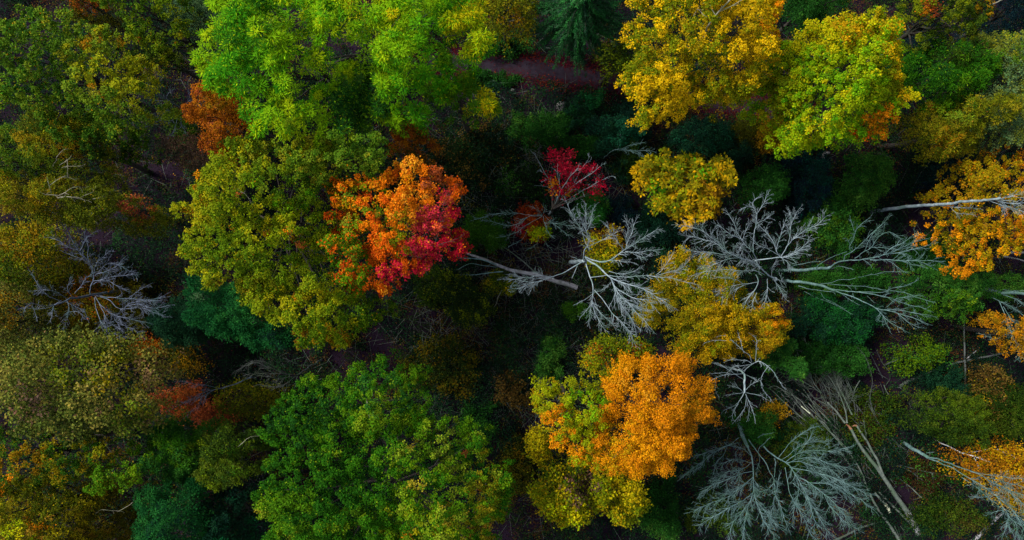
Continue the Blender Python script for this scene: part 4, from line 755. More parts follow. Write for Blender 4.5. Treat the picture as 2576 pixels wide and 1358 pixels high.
dead_tree("large spreading grey-green leafless tree filling the lower right", 'R7',
 [([(760,380,5),(800,480,6.4),(815,640,8),(820,780,9.4),(830,880,10.4),(880,1020,11.6),(940,1180,12.6),(1040,1330,13)],.17,.03,1.2,.4),
  ([(820,850,10.2),(770,1000,11.4),(740,1150,12),(700,1350,12.4)],.08,.02,1.2,.2),([(830,900,10.4),(700,1060,11.6),(600,1200,12.2),(570,1340,12.4)],.07,.02,1.2,.2),([(820,860,10.2),(680,960,11.2),(520,1050,11.8),(290,1180,11.8)],.07,.02,1.2,.2),([(850,960,11),(960,1080,12),(1080,1210,12.4)],.06,.02,1.2,.2),
  ([(815,640,8),(700,660,9),(560,720,9.8),(400,790,10.2),(300,850,10.2)],.07,.02,1.2,.25),([(815,700,8.6),(680,800,9.8),(560,900,10.6),(400,960,11),(220,1045,11)],.07,.02,1.3,.25),([(810,560,7.2),(700,520,8),(600,520,8.6),(480,560,8.8)],.05,.018,.9,.3),([(800,480,6.4),(700,400,7),(560,370,7.4)],.05,.018,.7,.3),([(820,780,9.4),(760,760,9.8),(640,840,10.4),(480,900,10.8)],.05,.018,1.1,.2),([(800,540,7),(680,630,8),(560,640,8.8),(410,760,9.2)],.05,.018,1.1,.2),
  ([(930,380,5),(1050,490,6.6),(1170,560,8),(1240,650,9.2),(1330,800,10.6),(1400,950,11.8),(1440,1100,12.4),(1480,1200,12.6)],.17,.03,1.3,.4),
  ([(1170,560,8),(1270,510,9),(1450,500,10),(1600,560,10.8),(1800,600,11.2)],.07,.02,1.3,.2),([(1160,540,8),(1300,450,9),(1480,420,10),(1620,430,10.4),(1800,400,10.6)],.07,.02,1.2,.2),([(1200,600,8.6),(1400,640,10),(1620,690,11.2),(1800,770,11.8),(2000,870,12)],.08,.02,1.3,.2),([(1500,660,10.6),(1700,790,11.6),(1880,900,12),(2070,1040,12)],.06,.018,.8,.3),([(1250,670,9.2),(1400,760,10.6),(1560,880,11.8),(1700,1010,12.4),(1850,1200,12.6)],.09,.02,1.3,.2),([(1400,760,10.6),(1560,760,11.4),(1720,820,12),(1830,920,12)],.06,.018,1.2,.2),
  ([(1560,880,11.8),(1620,1000,12.4),(1760,1150,12.8),(1880,1230,12.8)],.05,.018,1.1,.2),([(1080,500,6.8),(1180,370,7.6),(1300,260,8.2),(1420,190,8.6),(1500,170,8.6)],.06,.018,.8,.4),([(1300,440,9),(1380,340,9.4),(1440,230,9.4)],.04,.015,.8,.3),([(1160,550,8),(1300,540,9),(1480,600,10),(1620,620,10.6),(1750,730,11)],.06,.018,1.2,.2),([(1100,530,7.4),(1240,430,8.2),(1400,330,8.8),(1600,330,9)],.04,.015,.9,.3),
  ([(1150,600,8),(1180,750,9.4),(1210,880,10.4),(1250,960,11),(1330,1100,11.8),(1400,1260,12.2),(1480,1350,12.4)],.08,.02,1.1,.4),([(1250,670,9.2),(1290,860,10.6),(1260,1000,11.2),(1230,1120,11.4)],.05,.018,1.0,.3),([(1230,760,9.8),(1370,900,11),(1440,1000,11.6),(1540,1180,12),(1630,1300,12.2)],.06,.018,1.2,.2),
  ([(770,310,3.6),(860,440,5.2),(940,540,6.4),(990,640,7.6),(1035,720,8.6),(1040,850,9.8),(1080,970,10.8),(1130,1080,11.6),(1170,1200,12)],.12,.025,1.1,.5),([(1040,900,10.2),(1010,1050,11),(980,1180,11.4)],.05,.018,1.1,.2),([(1040,700,8.4),(1045,600,8.4),(1045,510,8)],.05,.03,.3),([(1035,860,9.8),(980,830,10.2),(880,860,10.4)],.04,.015,.9,.2),([(1060,860,9.8),(1100,660,9.4)],.04,.02,.4),
  ([(870,440,5.2),(890,380,5.8),(930,350,6.2),(990,290,6.6)],.05,.025,.2),([(865,290,4),(930,255,4.4),(1022,238,4.6)],.045,.02,.2),([(870,440,5.2),(885,520,6),(860,600,6.6),(855,660,7)],.04,.018,.6,.5),
  ([(665,290,3.4),(560,360,4.2),(420,410,5),(310,450,5.6),(210,470,6)],.06,.02,.7,.3),([(550,370,4.2),(510,460,4.8),(440,540,5.4),(400,650,5.6)],.04,.015,.6,.3),([(660,340,4),(520,390,4.8),(330,500,5.8),(260,590,6.2),(80,700,6.4)],.05,.018,.8,.3),([(310,450,5.6),(280,540,6),(170,620,6.4),(100,680,6.4)],.035,.015,.8,.3)],
 DEADG, 17, trunk=([(640,100,0),(680,150,1),(700,250,2.8),(760,380,5)],.34,.18), tl=1.5, dens=2.3, rtw=.013, rs=.36)
# second stems of that tree's fork
dead_tree("thin grey leafless sapling with long sideways limbs, between the red maple and the grey log", 'R3',
 [([(835,250,4),(760,255,4.6),(700,265,5),(640,320,5.6),(500,340,6.2),(350,300,6.4)],.05,.015,.9,.3),([(830,245,4),(720,250,4.8),(620,235,5.4),(480,235,6),(370,250,6.2),(225,290,6.4)],.05,.015,.7,.4),([(835,260,4),(700,330,5),(600,400,5.4),(470,450,5.6)],.04,.015,.7,.4),
  ([(845,260,4),(860,320,4.4),(940,325,4.8),(1080,345,5)],.04,.015,.9,.2),([(850,250,4),(900,290,4.4),(980,360,4.8),(1095,440,5)],.03,.012,.5,.3),([(830,240,4),(790,200,4.6),(740,170,5)],.04,.015,.6,.1),([(840,240,4),(860,200,4.6),(850,180,4.8)],.03,.015,.6,.1),([(860,320,4.4),(880,390,4.4),(930,450,4.4)],.025,.01,.4,.3),([(700,380,4),(650,470,3.8),(540,530,3.6)],.02,.01,.4,.5),([(800,440,3),(790,500,2.8),(700,560,2.6)],.02,.01,.3,.3),([(840,440,3),(870,500,2.8),(920,560,2.6)],.02,.01,.3,.3)],
 DEADG, 18, trunk=([(810,262,0),(822,256,2),(838,250,4)],.08,.06), tl=.8)
dead_tree("dim blue-grey leafless tree in the dark gap of the upper left", 'S6',
 [([(520,540,7),(440,480,8),(360,430,8.8),(270,370,9.4),(200,310,9.8),(150,250,10)],.09,.02,.7,.3),([(370,440,8.6),(280,420,9.2),(160,400,9.6)],.04,.015,.7,.3),([(350,430,8.8),(310,380,9.2),(340,320,9.4),(380,300,9.4)],.045,.02,.6,.3),([(500,548,7),(400,525,8),(300,520,8.6),(180,560,9)],.05,.018,.8,.3),([(440,570,7.4),(340,600,8.2),(240,630,8.8),(120,680,9)],.05,.018,.8,.2),
  ([(430,600,7.4),(405,690,8),(370,790,8.2),(310,870,8.2)],.045,.015,.7,.3),([(470,590,7.2),(480,690,7.6),(520,760,7.8)],.045,.015,.7,.3),([(505,530,7),(530,450,7.6),(570,410,7.8),(650,390,8)],.05,.018,.5,.3),([(580,440,7.8),(555,330,8.2),(548,190,8.4)],.035,.015,.5,.3),([(540,470,7.4),(620,470,7.6),(700,462,7.6)],.03,.012,.4,.3),([(400,540,8),(380,620,8.2),(260,600,8.6)],.03,.012,.7,.2)],
 DEADB, 19, trunk=([(720,690,0),(620,620,3.5),(520,545,7)],.16,.11), tl=.9)
dead_tree("dark bare tree with arching twigs above the great green tree's left side", 'S5',
 [([(900,580,6),(780,600,7),(650,580,7.8),(400,590,8.4),(250,600,8.6)],.05,.015,.9,.3),([(800,600,7),(650,560,7.8),(500,500,8.4),(350,450,8.6),(150,540,8.6)],.05,.015,.9,.3),([(820,620,6.8),(700,640,7.6),(540,620,8.2),(400,610,8.4)],.05,.015,.9,.2),([(850,620,6.6),(750,690,7.2),(620,745,7.6),(430,720,7.8)],.05,.015,.9,.2),([(940,510,5.6),(980,430,6),(1050,330,6)],.03,.012,.4,.3),([(930,500,5.6),(840,460,6),(740,410,6.2)],.03,.012,.5,.3),([(700,560,7.4),(560,480,8),(420,430,8.4),(280,450,8.6)],.03,.012,.8,.2)],
 DULL, 20, trunk=([(1190,400,0),(1040,490,3.5),(900,582,6)],.11,.07), tl=.9)
dead_tree("purple-grey bare tree leaning over the rust coloured bush", 'P',
 [([(560,975,5),(520,985,6.4),(480,1005,7.6),(430,1030,8.4)],.05,.015,.8,.2),([(540,980,5.4),(500,1000,6.8),(460,1015,7.8)],.04,.015,.8,.2),([(550,975,5.2),(500,965,6.6),(450,960,7.4)],.035,.012,.8,.3),([(530,985,6),(510,1010,6.8),(470,1045,7.4)],.03,.012,.7,.3)],
 DEADB, 21, trunk=([(655,940,0),(600,962,3),(560,976,5)],.10,.06), tl=.8)
dead_tree("pale twiggy snag on the dark bushes below the golden tree", 'S8',
 [([(60,350,3.6),(110,320,4),(180,305,4.4),(250,315,4.6),(330,320,4.8),(430,322,4.8)],.04,.012,.7,.2),([(150,310,4.2),(165,250,4.6),(170,180,4.8)],.03,.012,.5,.2),([(180,305,4.4),(240,280,4.6),(350,250,4.8)],.03,.012,.5,.3),([(250,320,4.6),(320,350,4.6),(400,380,4.6)],.03,.012,.5,.3)],
 DEADG, 22, trunk=([(20,395,0),(40,370,2),(60,350,3.6)],.05,.04), tl=.6)
dead_tree("small dark twiggy snag left of the red maple", 'S4',
 [([(760,900,1),(740,860,2),(730,810,2.6)],.025,.01,.6,.1),([(760,900,1),(700,930,1.8),(660,950,2.2)],.025,.01,.6,.1),([(762,900,1),(800,870,2),(830,800,2.6)],.025,.01,.6,.1),([(760,905,1),(750,950,1.6),(760,980,1.8)],.02,.01,.5,.1)],
 DULL, 23, trunk=([(768,905,0),(764,902,.5),(760,900,1)],.04,.03), tl=.6)
dead_tree("slim pale pole tree crossing the orange tree at the right edge", 'S2',
 [([(490,435,10),(560,440,11),(640,450,12),(730,455,12.8)],.06,.02,.6,.3),([(800,398,15.2),(860,390,15.8),(940,380,16.6),(1060,340,17.4)],.06,.02,.9,.1),([(800,400,15.2),(900,430,16),(1060,480,16.8)],.05,.018,1.0,.2),([(850,395,15.6),(960,420,16.6),(1100,420,17.4)],.06,.018,1.0,.1),([(560,440,11),(600,480,11.2),(700,490,11.6)],.03,.012,.5,.3)],
 TANB if False else DEAD, 24, trunk=([(50,475,0),(170,455,3.1),(330,436,6.8),(500,425,10.2),(640,410,12.7),(800,398,15.2),(880,385,16.2)],.22,.12), tl=1.0)
dead_tree("thick grey leafless trunk with drooping limbs at the right edge", 'S2',
 [([(780,990,5),(870,1040,6.6),(960,1090,8.2),(1040,1150,9.4)],.10,.03,.7,.4),([(870,1040,6.6),(920,1150,7.6),(955,1240,8.2),(1000,1350,8.6)],.08,.02,.8,.3),([(680,940,3.6),(820,958,5.6),(930,975,7.4),(1060,985,9.4)],.05,.02,.3,.5),([(900,1005,7),(980,1030,8.2),(1060,1090,9)],.07,.02,.7,.3),([(960,1240,8.2),(840,1285,7.8),(750,1250,7.6)],.035,.012,.4,.3),([(945,1180,8),(1000,1260,8.6),(1060,1300,9)],.05,.015,.8,.2),([(900,1080,7.2),(960,1170,8.2),(1050,1220,9)],.05,.015,.8,.2),([(1000,1350,8.6),(1010,1400,8.8),(1060,1430,9)],.04,.015,.8,.1)],
 DEADG, 25, trunk=([(570,955,0),(700,965,2.8),(850,985,6),(1032,1000,9.6),(1120,1010,11)],.24,.16), tl=1.0)
dead_tree("leaning multi-stemmed grey-green leafless tree rising from the lower right clearing", 'S1',
 [([(680,470,4),(850,510,6),(1000,570,8),(1200,640,10.2),(1420,760,12.4),(1720,880,14.6)],.17,.05,1.2,.7),([(700,485,4),(900,560,6.6),(1050,650,8.6),(1250,770,10.6),(1420,880,12.2),(1600,1040,13.6)],.15,.04,1.3,.55),([(1060,690,8.2),(1200,780,9.6),(1330,900,11),(1500,1040,12.2)],.06,.02,1.2,.4),([(1150,630,9.6),(1300,650,11),(1500,690,12.4),(1720,710,13.4)],.06,.02,.9,.4),([(1300,690,11),(1500,730,12.6),(1730,800,14)],.06,.02,1.0,.3),([(1420,760,12.4),(1560,850,13.6),(1740,1000,14.6)],.08,.02,1.4,.1),([(1420,880,12.2),(1500,1000,13),(1560,1120,13.2),(1500,1300,12.8)],.05,.018,1.2,.2),([(1560,1000,13.2),(1650,1120,13.6),(1740,1300,13.8)],.06,.018,1.4,.1),([(1540,1100,13.2),(1640,1200,13.4),(1620,1340,13.2)],.04,.015,1.2,.1),([(1330,900,11),(1250,900,11),(1200,900,10.8)],.03,.012,.6,.2),([(1500,1040,12.2),(1400,1060,12),(1370,1080,11.8)],.03,.012,.8,.2),([(680,430,4),(750,420,4.4)],.05,.03,.2)],
 DEADG, 26, trunk=([(420,310,0),(520,375,1.6),(600,420,2.8),(700,480,4)],.24,.2), tl=1.2)
dead_tree("white birch-like broken snag above the golden crown at the lower right", 'S1',
 [([(1080,438,4.4),(1180,420,4.8),(1270,400,5),(1400,385,5.4),(1520,430,5.6),(1640,490,5.8),(1720,500,6)],.045,.02,.4,.4),([(1180,462,5),(1260,495,5.4),(1350,530,5.6)],.06,.02,.3),([(1190,480,5),(1230,560,5),(1270,620,4.8)],.04,.02,.2)],
 BIRCH, 27, trunk=([(750,278,.2),(860,330,1.6),(960,380,3),(1070,435,4.2),(1140,458,4.8),(1190,465,5.2)],.05,.10), tl=.5)
# ------------------------------------------------------------------ fallen trunks, poles and sticks
log("thick grey sawn log lying below the central leafless tree", 'R3', [(1150,905,.6),(1050,870,.7),(930,838,.8),(800,795,.9),(560,745,1.1),(330,655,1.2),(140,590,1.3)], .30, .14, PALE)
log("thin straight pole lying across the grey log's upper side", 'R3', [(775,770,.8),(600,620,.6),(410,485,.5)], .10, .04, POLE)
log("forked fallen branch below the grey log", 'R3', [(920,965,.3),(860,1070,.4),(800,1160,.5),(700,1215,.5),(560,1280,.4),(440,1358,.3)], .09, .03, DULL, name="fallen_branch", cat="branch", tl=.4)
log("straight lower prong of the forked fallen branch", 'R3', [(800,1162,.5),(775,1220,.5),(690,1358,.4)], .05, .03, DULL, name="fallen_branch", cat="branch")
log("crooked lower prong lying beside the straight one", 'R3', [(798,1162,.5),(785,1240,.5),(788,1358,.4),(800,1420,.4)], .05, .02, DULL, name="fallen_branch", cat="branch", tl=.4)
log("pale thin crooked stick right of the wide yellow-olive bush", 'R3', [(470,930,2.6),(430,1000,2.2),(420,1050,2),(380,1105,1.6)], .04, .025, TANB, name="fallen_branch", cat="branch")
log("pale arching branch tip pointing left below the crimson leaves", 'R3', [(420,700,2),(330,668,3),(220,645,3.4),(80,635,3.4)], .08, .035, DEADG, name="fallen_branch", cat="branch", tl=.5)
log("thin branch curving left under the arching branch tip", 'R3', [(420,720,1.6),(330,710,2.4),(200,688,2.6),(130,710,2.6),(75,740,2.4)], .04, .02, DEADG, name="fallen_branch", cat="branch", tl=.4)
log("forked pale branch end above the wide yellow-olive bush", 'R3', [(480,760,2),(360,770,2.6),(240,785,3),(130,792,3)], .06, .02, DEADG, name="fallen_branch", cat="branch", tl=.7)
log("largest fallen pole, its pale butt end at the bottom of the lower right clearing", 'R8', [(1115,1305,.6),(1070,1220,.7),(1030,1150,.8),(950,1040,1.0),(870,910,1.2),(800,820,1.4),(740,740,1.5),(690,670,1.6),(630,560,1.8)], .33, .15, POLE,
    tip=[([(1118,1312,.6),(1085,1248,.69),(1058,1195,.74),(1036,1155,.79)], (.275,.262), PALE), ([(632,563,1.8),(615,542,1.8),(598,530,1.8)], (.13,.04), RAWW)])
log("second fallen pole, meeting the largest one halfway", 'R8', [(862,895,1.3),(830,810,1.5),(790,730,1.7),(740,640,1.8),(700,580,1.9),(672,540,2)], .15, .11, POLE, tip=[([(672,541,2),(658,538,2),(645,545,2)], (.09,.04), RAWW)])
log("fallen treetop with long parallel twigs above the snapped poles", 'R8', [(605,520,1.6),(595,440,1.8),(560,340,2),(510,240,2),(465,175,2),(400,100,1.8),(350,20,1.6)], .09, .03, POLE, tl=2.2, lvl=2, dens=1.1, name="fallen_branch", cat="branch")
log("fallen limb with twigs, right of the parallel twigged treetop", 'R8', [(640,460,1.8),(600,370,2),(560,290,2),(530,220,2),(515,140,1.8)], .09, .03, POLE, tl=2.2, lvl=2, dens=1.1, name="fallen_branch", cat="branch")
log("short stout fallen limb pointing up left from the snapped poles", 'R8', [(590,520,1.4),(530,440,1.5),(465,372,1.6)], .12, .10, POLE, name="fallen_branch", cat="branch")
log("fallen treetop fanning out at the left of the snapped poles", 'R8', [(420,305,1.2),(370,240,1.4),(330,150,1.4),(280,80,1.2)], .07, .02, POLE, tl=2.2, lvl=2, dens=1.1, name="fallen_branch", cat="branch")
log("fallen limb spreading left toward the hooked white tree", 'R8', [(420,308,1.2),(350,260,1.4),(280,220,1.4),(210,190,1.2)], .06, .02, POLE, tl=2.2, lvl=2, dens=1.1, name="fallen_branch", cat="branch")
log("longest fallen pole running off the bottom edge", 'R8', [(1010,1420,.5),(970,1350,.6),(890,1225,.8),(820,1130,1.0),(770,1030,1.2)], .20, .12, POLE)
log("slim curved fallen pole above the spreading dead tree", 'R8', [(755,1000,1.2),(735,950,1.3),(705,870,1.4),(640,760,1.5),(560,670,1.6),(490,590,1.6),(440,520,1.6),(370,480,1.6),(310,410,1.4),(260,350,1.3),(100,260,1.1)], .11, .04, POLE, tl=1.0, lvl=2)
log("straight fallen pole parallel to the slim curved one", 'R8', [(690,900,.9),(600,790,1.0),(520,690,1.1),(440,610,1.2),(360,545,1.2),(280,480,1.2),(200,410,1.1),(100,320,1.0)], .13, .04, POLE, tl=1.2, lvl=2)
log("thin fallen pole between the curved one and the straight one", 'R8', [(640,740,1.6),(540,640,1.7),(450,550,1.8),(380,470,1.8)], .07, .05, POLE)
log("torn branch with a bare yellowish strip", 'R8', [(400,530,1.7),(345,460,1.7),(270,395,1.6),(200,300,1.5)], .05, .03, POLE, name="fallen_branch", cat="branch", tl=.8, tip=[([(340,452,1.75),(300,420,1.75),(278,402,1.75)], (.05,.04), FRESH)])
log("fallen pole just left of the pale butted largest one", 'R8', [(1075,1270,.5),(1040,1225,.6),(980,1160,.7),(900,1085,.8),(835,1015,.9)], .14, .10, POLE)
log("snapped pole with a bright stripped end", 'R8', [(880,1105,1.1),(850,1070,1.1),(800,1015,1.0)], .15, .13, POLE, tip=[([(876,1100,1.1),(898,1130,1.15),(912,1162,1.15)], (.15,.12), FRESH)])
log("dark brown straight log lying level near the bottom edge", 'R8', [(500,1365,.4),(600,1320,.4),(740,1258,.4),(900,1212,.4)], .13, .08, DULL)
log("pale tipped small log, right of the snapped poles", 'S1', [(720,780,.5),(600,690,.5),(480,605,.5),(370,560,.5)], .10, .08, DULL)
log("small log with a pale knob end, lowest of the two short ones", 'S1', [(628,905,.5),(560,840,.5),(450,750,.5),(350,660,.5)], .08, .05, POLE)
log("long thin dark pole crossing under the leaning multi-stemmed tree", 'S1', [(380,555,.7),(520,590,.8),(720,638,.9),(930,680,.9),(1150,720,.9)], .09, .05, DULL)
log("bent stick below the long thin dark pole", 'S1', [(560,640,.5),(720,680,.5),(880,735,.5),(960,800,.4),(1040,905,.3)], .06, .03, DULL, name="fallen_branch", cat="branch", tl=.3)
log("short upright broken post beside the bent stick", 'S1', [(765,780,.1),(755,720,1.4),(740,650,2.6)], .09, .08, DULL, name="broken_stump", cat="stump")
log("pale straight log at the bottom right corner", 'S1', [(1140,1400,.5),(1250,1300,.5),(1400,1150,.6),(1550,1020,.7)], .22, .15, PALE)
log("long fallen log on the right with a small side branch", 'S3', [(110,1125,.4),(180,1080,.5),(300,1030,.5),(490,950,.6),(650,905,.7),(800,870,.8),(1000,830,.8),(1150,808,.7)], .19, .09, DULL)
log("short side branch on the long fallen log", 'S3', [(715,872,.9),(760,835,1.0),(805,797,1.1)], .07, .04, PALE, name="fallen_branch", cat="branch")
log("vertical dark pole crossing over the long fallen log", 'S3', [(705,1200,.5),(703,1000,.9),(700,800,1.2),(695,600,1.4),(705,440,1.5)], .12, .07, DULL)
log("thin sapling pole right of the vertical dark pole", 'S3', [(725,920,.5),(820,945,.5),(980,975,.5),(1170,1003,.4)], .05, .03, DULL)
log("dark mossy log above the long fallen one", 'S3', [(560,830,.3),(610,730,.3),(640,640,.3)], .11, .09, BARK)
log("short grey log beside the yellow-green bush", 'S3', [(-30,930,.5),(40,900,.5),(110,870,.5)], .09, .07, DULL)
log("dark log lying below the slim pale pole tree's foot", 'S2', [(155,325,.3),(210,400,.3),(275,495,.3)], .14, .10, BARK)
log("thin dark log above the tall green bush", 'S2', [(100,95,.3),(170,120,.3),(240,142,.3)], .08, .05, DULL)
log("thin leaning dark stick near the navy bush", 'S2', [(290,390,.3),(340,290,.8),(400,190,1.2),(450,130,1.4)], .06, .03, DULL, name="fallen_branch", cat="branch")
log("thin upright dead sapling left of the yellow-green bush", 'R8', [(870,590,.3),(820,500,1.2),(780,400,2),(770,330,2.6),(785,200,3.4),(740,60,4),(700,0,4.4)], .05, .015, DULL, name="dead_sapling", cat="sapling", tl=.7, lvl=2)
log("second thin dead sapling right of the first", 'R8', [(860,200,1),(830,140,1.6),(790,60,2.2),(750,-10,2.8)], .05, .015, DULL, name="dead_sapling", cat="sapling", tl=.7)
log("dead sapling stem behind the yellow-green bush's left edge", 'R8', [(905,150,1),(850,80,1.6),(815,0,2.2)], .04, .015, DULL, name="dead_sapling", cat="sapling", tl=.5)
log("thin brown dead stem right of the snapped poles", 'R8', [(1030,800,.3),(930,680,.8),(880,600,1.2),(830,520,1.6),(765,400,2)], .07, .03, DULL, name="dead_sapling", cat="sapling", tl=.6)
log("bare crooked stem growing beside the second fallen pole", 'R8', [(745,650,1),(735,580,1.8),(725,505,2.4)], .05, .03, POLE, name="dead_sapling", cat="sapling", tl=.4)
log("short grey trunk at the far right edge beside the orange tree", 'S2', [(955,735,3),(1032,735,4.6),(1090,738,6)], .14, .12, PALE, name="leaning_trunk", cat="trunk")
log("lower short grey limb at the far right edge", 'S2', [(900,760,2),(970,772,3.4),(1040,790,4.6)], .10, .06, PALE, name="leaning_trunk", cat="trunk")
G = "dead sticks lying on the brambles"; GL = "thin grey dead stick lying on the brambles of the upper clearing"
for pts in ([(190,775),(255,732)],[(115,845),(210,803)],[(360,680),(415,700),(460,705),(400,770)],[(345,870),(460,810),(545,740)],[(520,790),(530,750),(580,700)],[(300,1130),(340,1080),(380,1025)],[(320,1180),(350,1110),(378,1035)],[(350,1190),(370,1120),(382,1040)],[(500,480),(590,463)],[(250,800),(275,835)],[(150,930),(210,880)],[(190,608),(250,625),(300,640)],[(240,610),(300,600)],[(470,880),(520,800),(560,720)],[(100,760),(180,740),(290,680)],[(430,730),(470,660),(530,580)],[(60,480),(110,500),(120,530)],[(465,575),(485,610)],[(350,720),(420,690)],[(600,880),(640,830)]):
    log(GL, 'S4', [(p[0], p[1], .55) for p in pts] if len(pts) > 2 else [(pts[0][0], pts[0][1], .5), ((pts[0][0]+pts[1][0])/2+4, (pts[0][1]+pts[1][1])/2, .6), (pts[1][0], pts[1][1], .5)], .028, .012, DULL, name="fallen_branch", cat="branch", group=G, tl=.3)
G = "fallen twigs among the snapped poles"; GL = "thin dark twig lying among the snapped poles of the lower right"
rg = np.random.default_rng(77)
for i in range(120):
    if i < 40: x, y, am, L = rg.uniform(180, 520), rg.uniform(180, 560), 46, rg.uniform(120, 260)
    elif i < 60: x, y, am, L = rg.uniform(420, 640), rg.uniform(120, 480), 66, rg.uniform(120, 280)
    else: x, y, am, L = rg.uniform(500, 1000), rg.uniform(250, 980), 55, rg.uniform(60, 170)
    a = math.radians(rg.normal(am, 9 if i < 60 else 24))
    p = [(x - L * .5 * math.cos(a), y - L * .5 * math.sin(a), .6), (x + rg.normal(0, 5), y + rg.normal(0, 5), .8), (x + L * .5 * math.cos(a), y + L * .5 * math.sin(a), .6)]
    log(GL, 'R8', p, rg.uniform(.03, .075), .016, DULL if i % 3 else POLE, name="fallen_branch", cat="branch", group=G, tl=.5)
# ------------------------------------------------------------------ boulder and grey rubble
def boulder(label, px, py, sx, sy, sz, seed, z=.25):
    import bmesh
    rng = np.random.default_rng(seed); bm = bmesh.new(); bmesh.ops.create_icosphere(bm, subdivisions=4, radius=1)
    k = rng.normal(0, 1, (9, 3)) * 1.6; ph = rng.uniform(0, 6, 9)
    for v in bm.verts:
        p = np.array(v.co); d = 1 + .07 * np.sin(k @ p + ph).sum() / 2; v.co = (p[0] * d * sx, p[1] * d * sy, p[2] * d * sz)
        for ax in range(3):
            pass
    me = bpy.data.meshes.new("boulder"); bm.to_mesh(me); bm.free(); me.materials.append(ROCK)
    for p in me.polygons: p.use_smooth = True
    o = link(bpy.data.objects.new("boulder", me)); x, y, _ = W(px, py, z); o.location = (x, y, z); props(o, label, "boulder"); return o
ROCK = bark_mat("grey_stone", (.10, .095, .10), (.22, .21, .21), (.14, .15, .13), 5)
boulder("rounded grey boulder in the dark clearing below the path", 1411, 268, .42, .48, .4, 5)
boulder("small pale grey stone between the path and the upper clearing sticks", 1290, 226, .2, .13, .15, 6, .1)
boulder("flat grey stone under the yellow-green tree's lower edge", 2079, 384, .3, .14, .2, 8, .3)
boulder("elongated grey stone lying just below the flat grey one", 2070, 398, .16, .4, .2, 9, .3)
log("short grey stub of wood beside the two stones right of centre", 'S8', [(1860,400,.3),(1930,400,.3),(1975,425,.3)], .08, .04, DULL)
log("thin grey pole lying left of the stones", 'S8', [(1600,330,.2),(1690,328,.2),(1780,332,.2)], .09, .07, DULL)
# ------------------------------------------------------------------ forest floor, path, litter, brambles
def ground_mat():
    m, t, b, out = nmat("shade_tinted_soil")
    geo = t.nodes.new("ShaderNodeNewGeometry")
    n1 = t.nodes.new("ShaderNodeTexNoise"); n1.inputs["Scale"].default_value = .5; n1.inputs["Detail"].default_value = 8
    n2 = t.nodes.new("ShaderNodeTexNoise"); n2.inputs["Scale"].default_value = 14; n2.inputs["Detail"].default_value = 4
    for n in (n1, n2): t.links.new(geo.outputs["Position"], n.inputs["Vector"])
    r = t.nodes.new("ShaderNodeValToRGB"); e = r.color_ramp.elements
    e[0].position = .35; e[0].color = (.007, .0035, .010, 1); e[1].position = .65; e[1].color = (.019, .011, .020, 1)  # soil colour includes the purple-black of the shadowed gaps
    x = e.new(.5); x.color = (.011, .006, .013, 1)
    mx = t.nodes.new("ShaderNodeMath"); mx.operation = 'MULTIPLY_ADD'; mx.inputs[1].default_value = .5; mx.inputs[2].default_value = 0
    ad = t.nodes.new("ShaderNodeMath"); ad.operation = 'MULTIPLY_ADD'; ad.inputs[1].default_value = .5
    t.links.new(n1.outputs[0], mx.inputs[0]); t.links.new(n2.outputs[0], ad.inputs[0]); t.links.new(mx.outputs[0], ad.inputs[2])
    t.links.new(ad.outputs[0], r.inputs[0]); t.links.new(r.outputs[0], b.inputs["Base Color"]); b.inputs["Roughness"].default_value = .95; b.inputs["Specular IOR Level"].default_value = .05
    bp = t.nodes.new("ShaderNodeBump"); bp.inputs["Strength"].default_value = .8; bp.inputs["Distance"].default_value = .06
    t.links.new(n2.outputs[0], bp.inputs["Height"]); t.links.new(bp.outputs[0], b.inputs["Normal"]); return m
SOIL = ground_mat()
rng = np.random.default_rng(5); gn = Noise2(rng, .35); gn2 = Noise2(rng, 1.3)
def gz(xy): return .09 * gn(xy) + .03 * gn2(xy)
ax = np.concatenate([-np.geomspace(60, 600, 10)[::-1], np.linspace(-55, 55, 150), np.geomspace(60, 600, 10)])
gx, gy = np.meshgrid(ax, ax); xy = np.stack([gx.ravel(), gy.ravel()], 1)
near = np.clip(1.6 - np.abs(xy).max(1) / 50, 0, 1)
V = np.column_stack([xy, gz(xy) * near]); n = len(ax); i = np.arange(n - 1)[:, None] * n; j = np.arange(n - 1)[None]
F = np.stack([i + j, i + j + 1, i + j + n + 1, i + j + n], -1).reshape(-1, 4)
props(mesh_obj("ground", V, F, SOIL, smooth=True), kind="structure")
# path: a ribbon of packed earth
pc = [(1080,150),(1150,156),(1200,163),(1270,168),(1340,174),(1420,186),(1500,198),(1580,212),(1650,226),(1740,244),(1850,262),(1960,275),(2060,290)]
pcw = resample([W(x, y, 0) for x, y in pc], .4); tt = np.gradient(pcw[:, :2], axis=0); tt /= np.linalg.norm(tt, axis=1)[:, None]; nn = np.column_stack([-tt[:, 1], tt[:, 0]])
pv = []; offs = np.linspace(-1, 1, 9)
for o_ in offs:
    wd = .92 + .08 * gn2(pcw[:, :2] + o_); q = pcw[:, :2] + nn * (o_ * wd)[:, None]; pv.append(np.column_stack([q, gz(q) + .05 - .05 * abs(o_) ** 3 + .012]))
pv = np.stack(pv, 1); m_ = len(pcw); V = pv.reshape(-1, 3); i = np.arange(m_ - 1)[:, None] * 9; j = np.arange(8)[None]
F = np.stack([i + j, i + 9 + j, i + 10 + j, i + j + 1], -1).reshape(-1, 4)
PATHM = bark_mat("packed_earth", (.009, .0055, .011), (.017, .012, .020), (.016, .007, .012), 2.5, .95)
props(mesh_obj("path", V, F, PATHM, smooth=True), kind="structure")
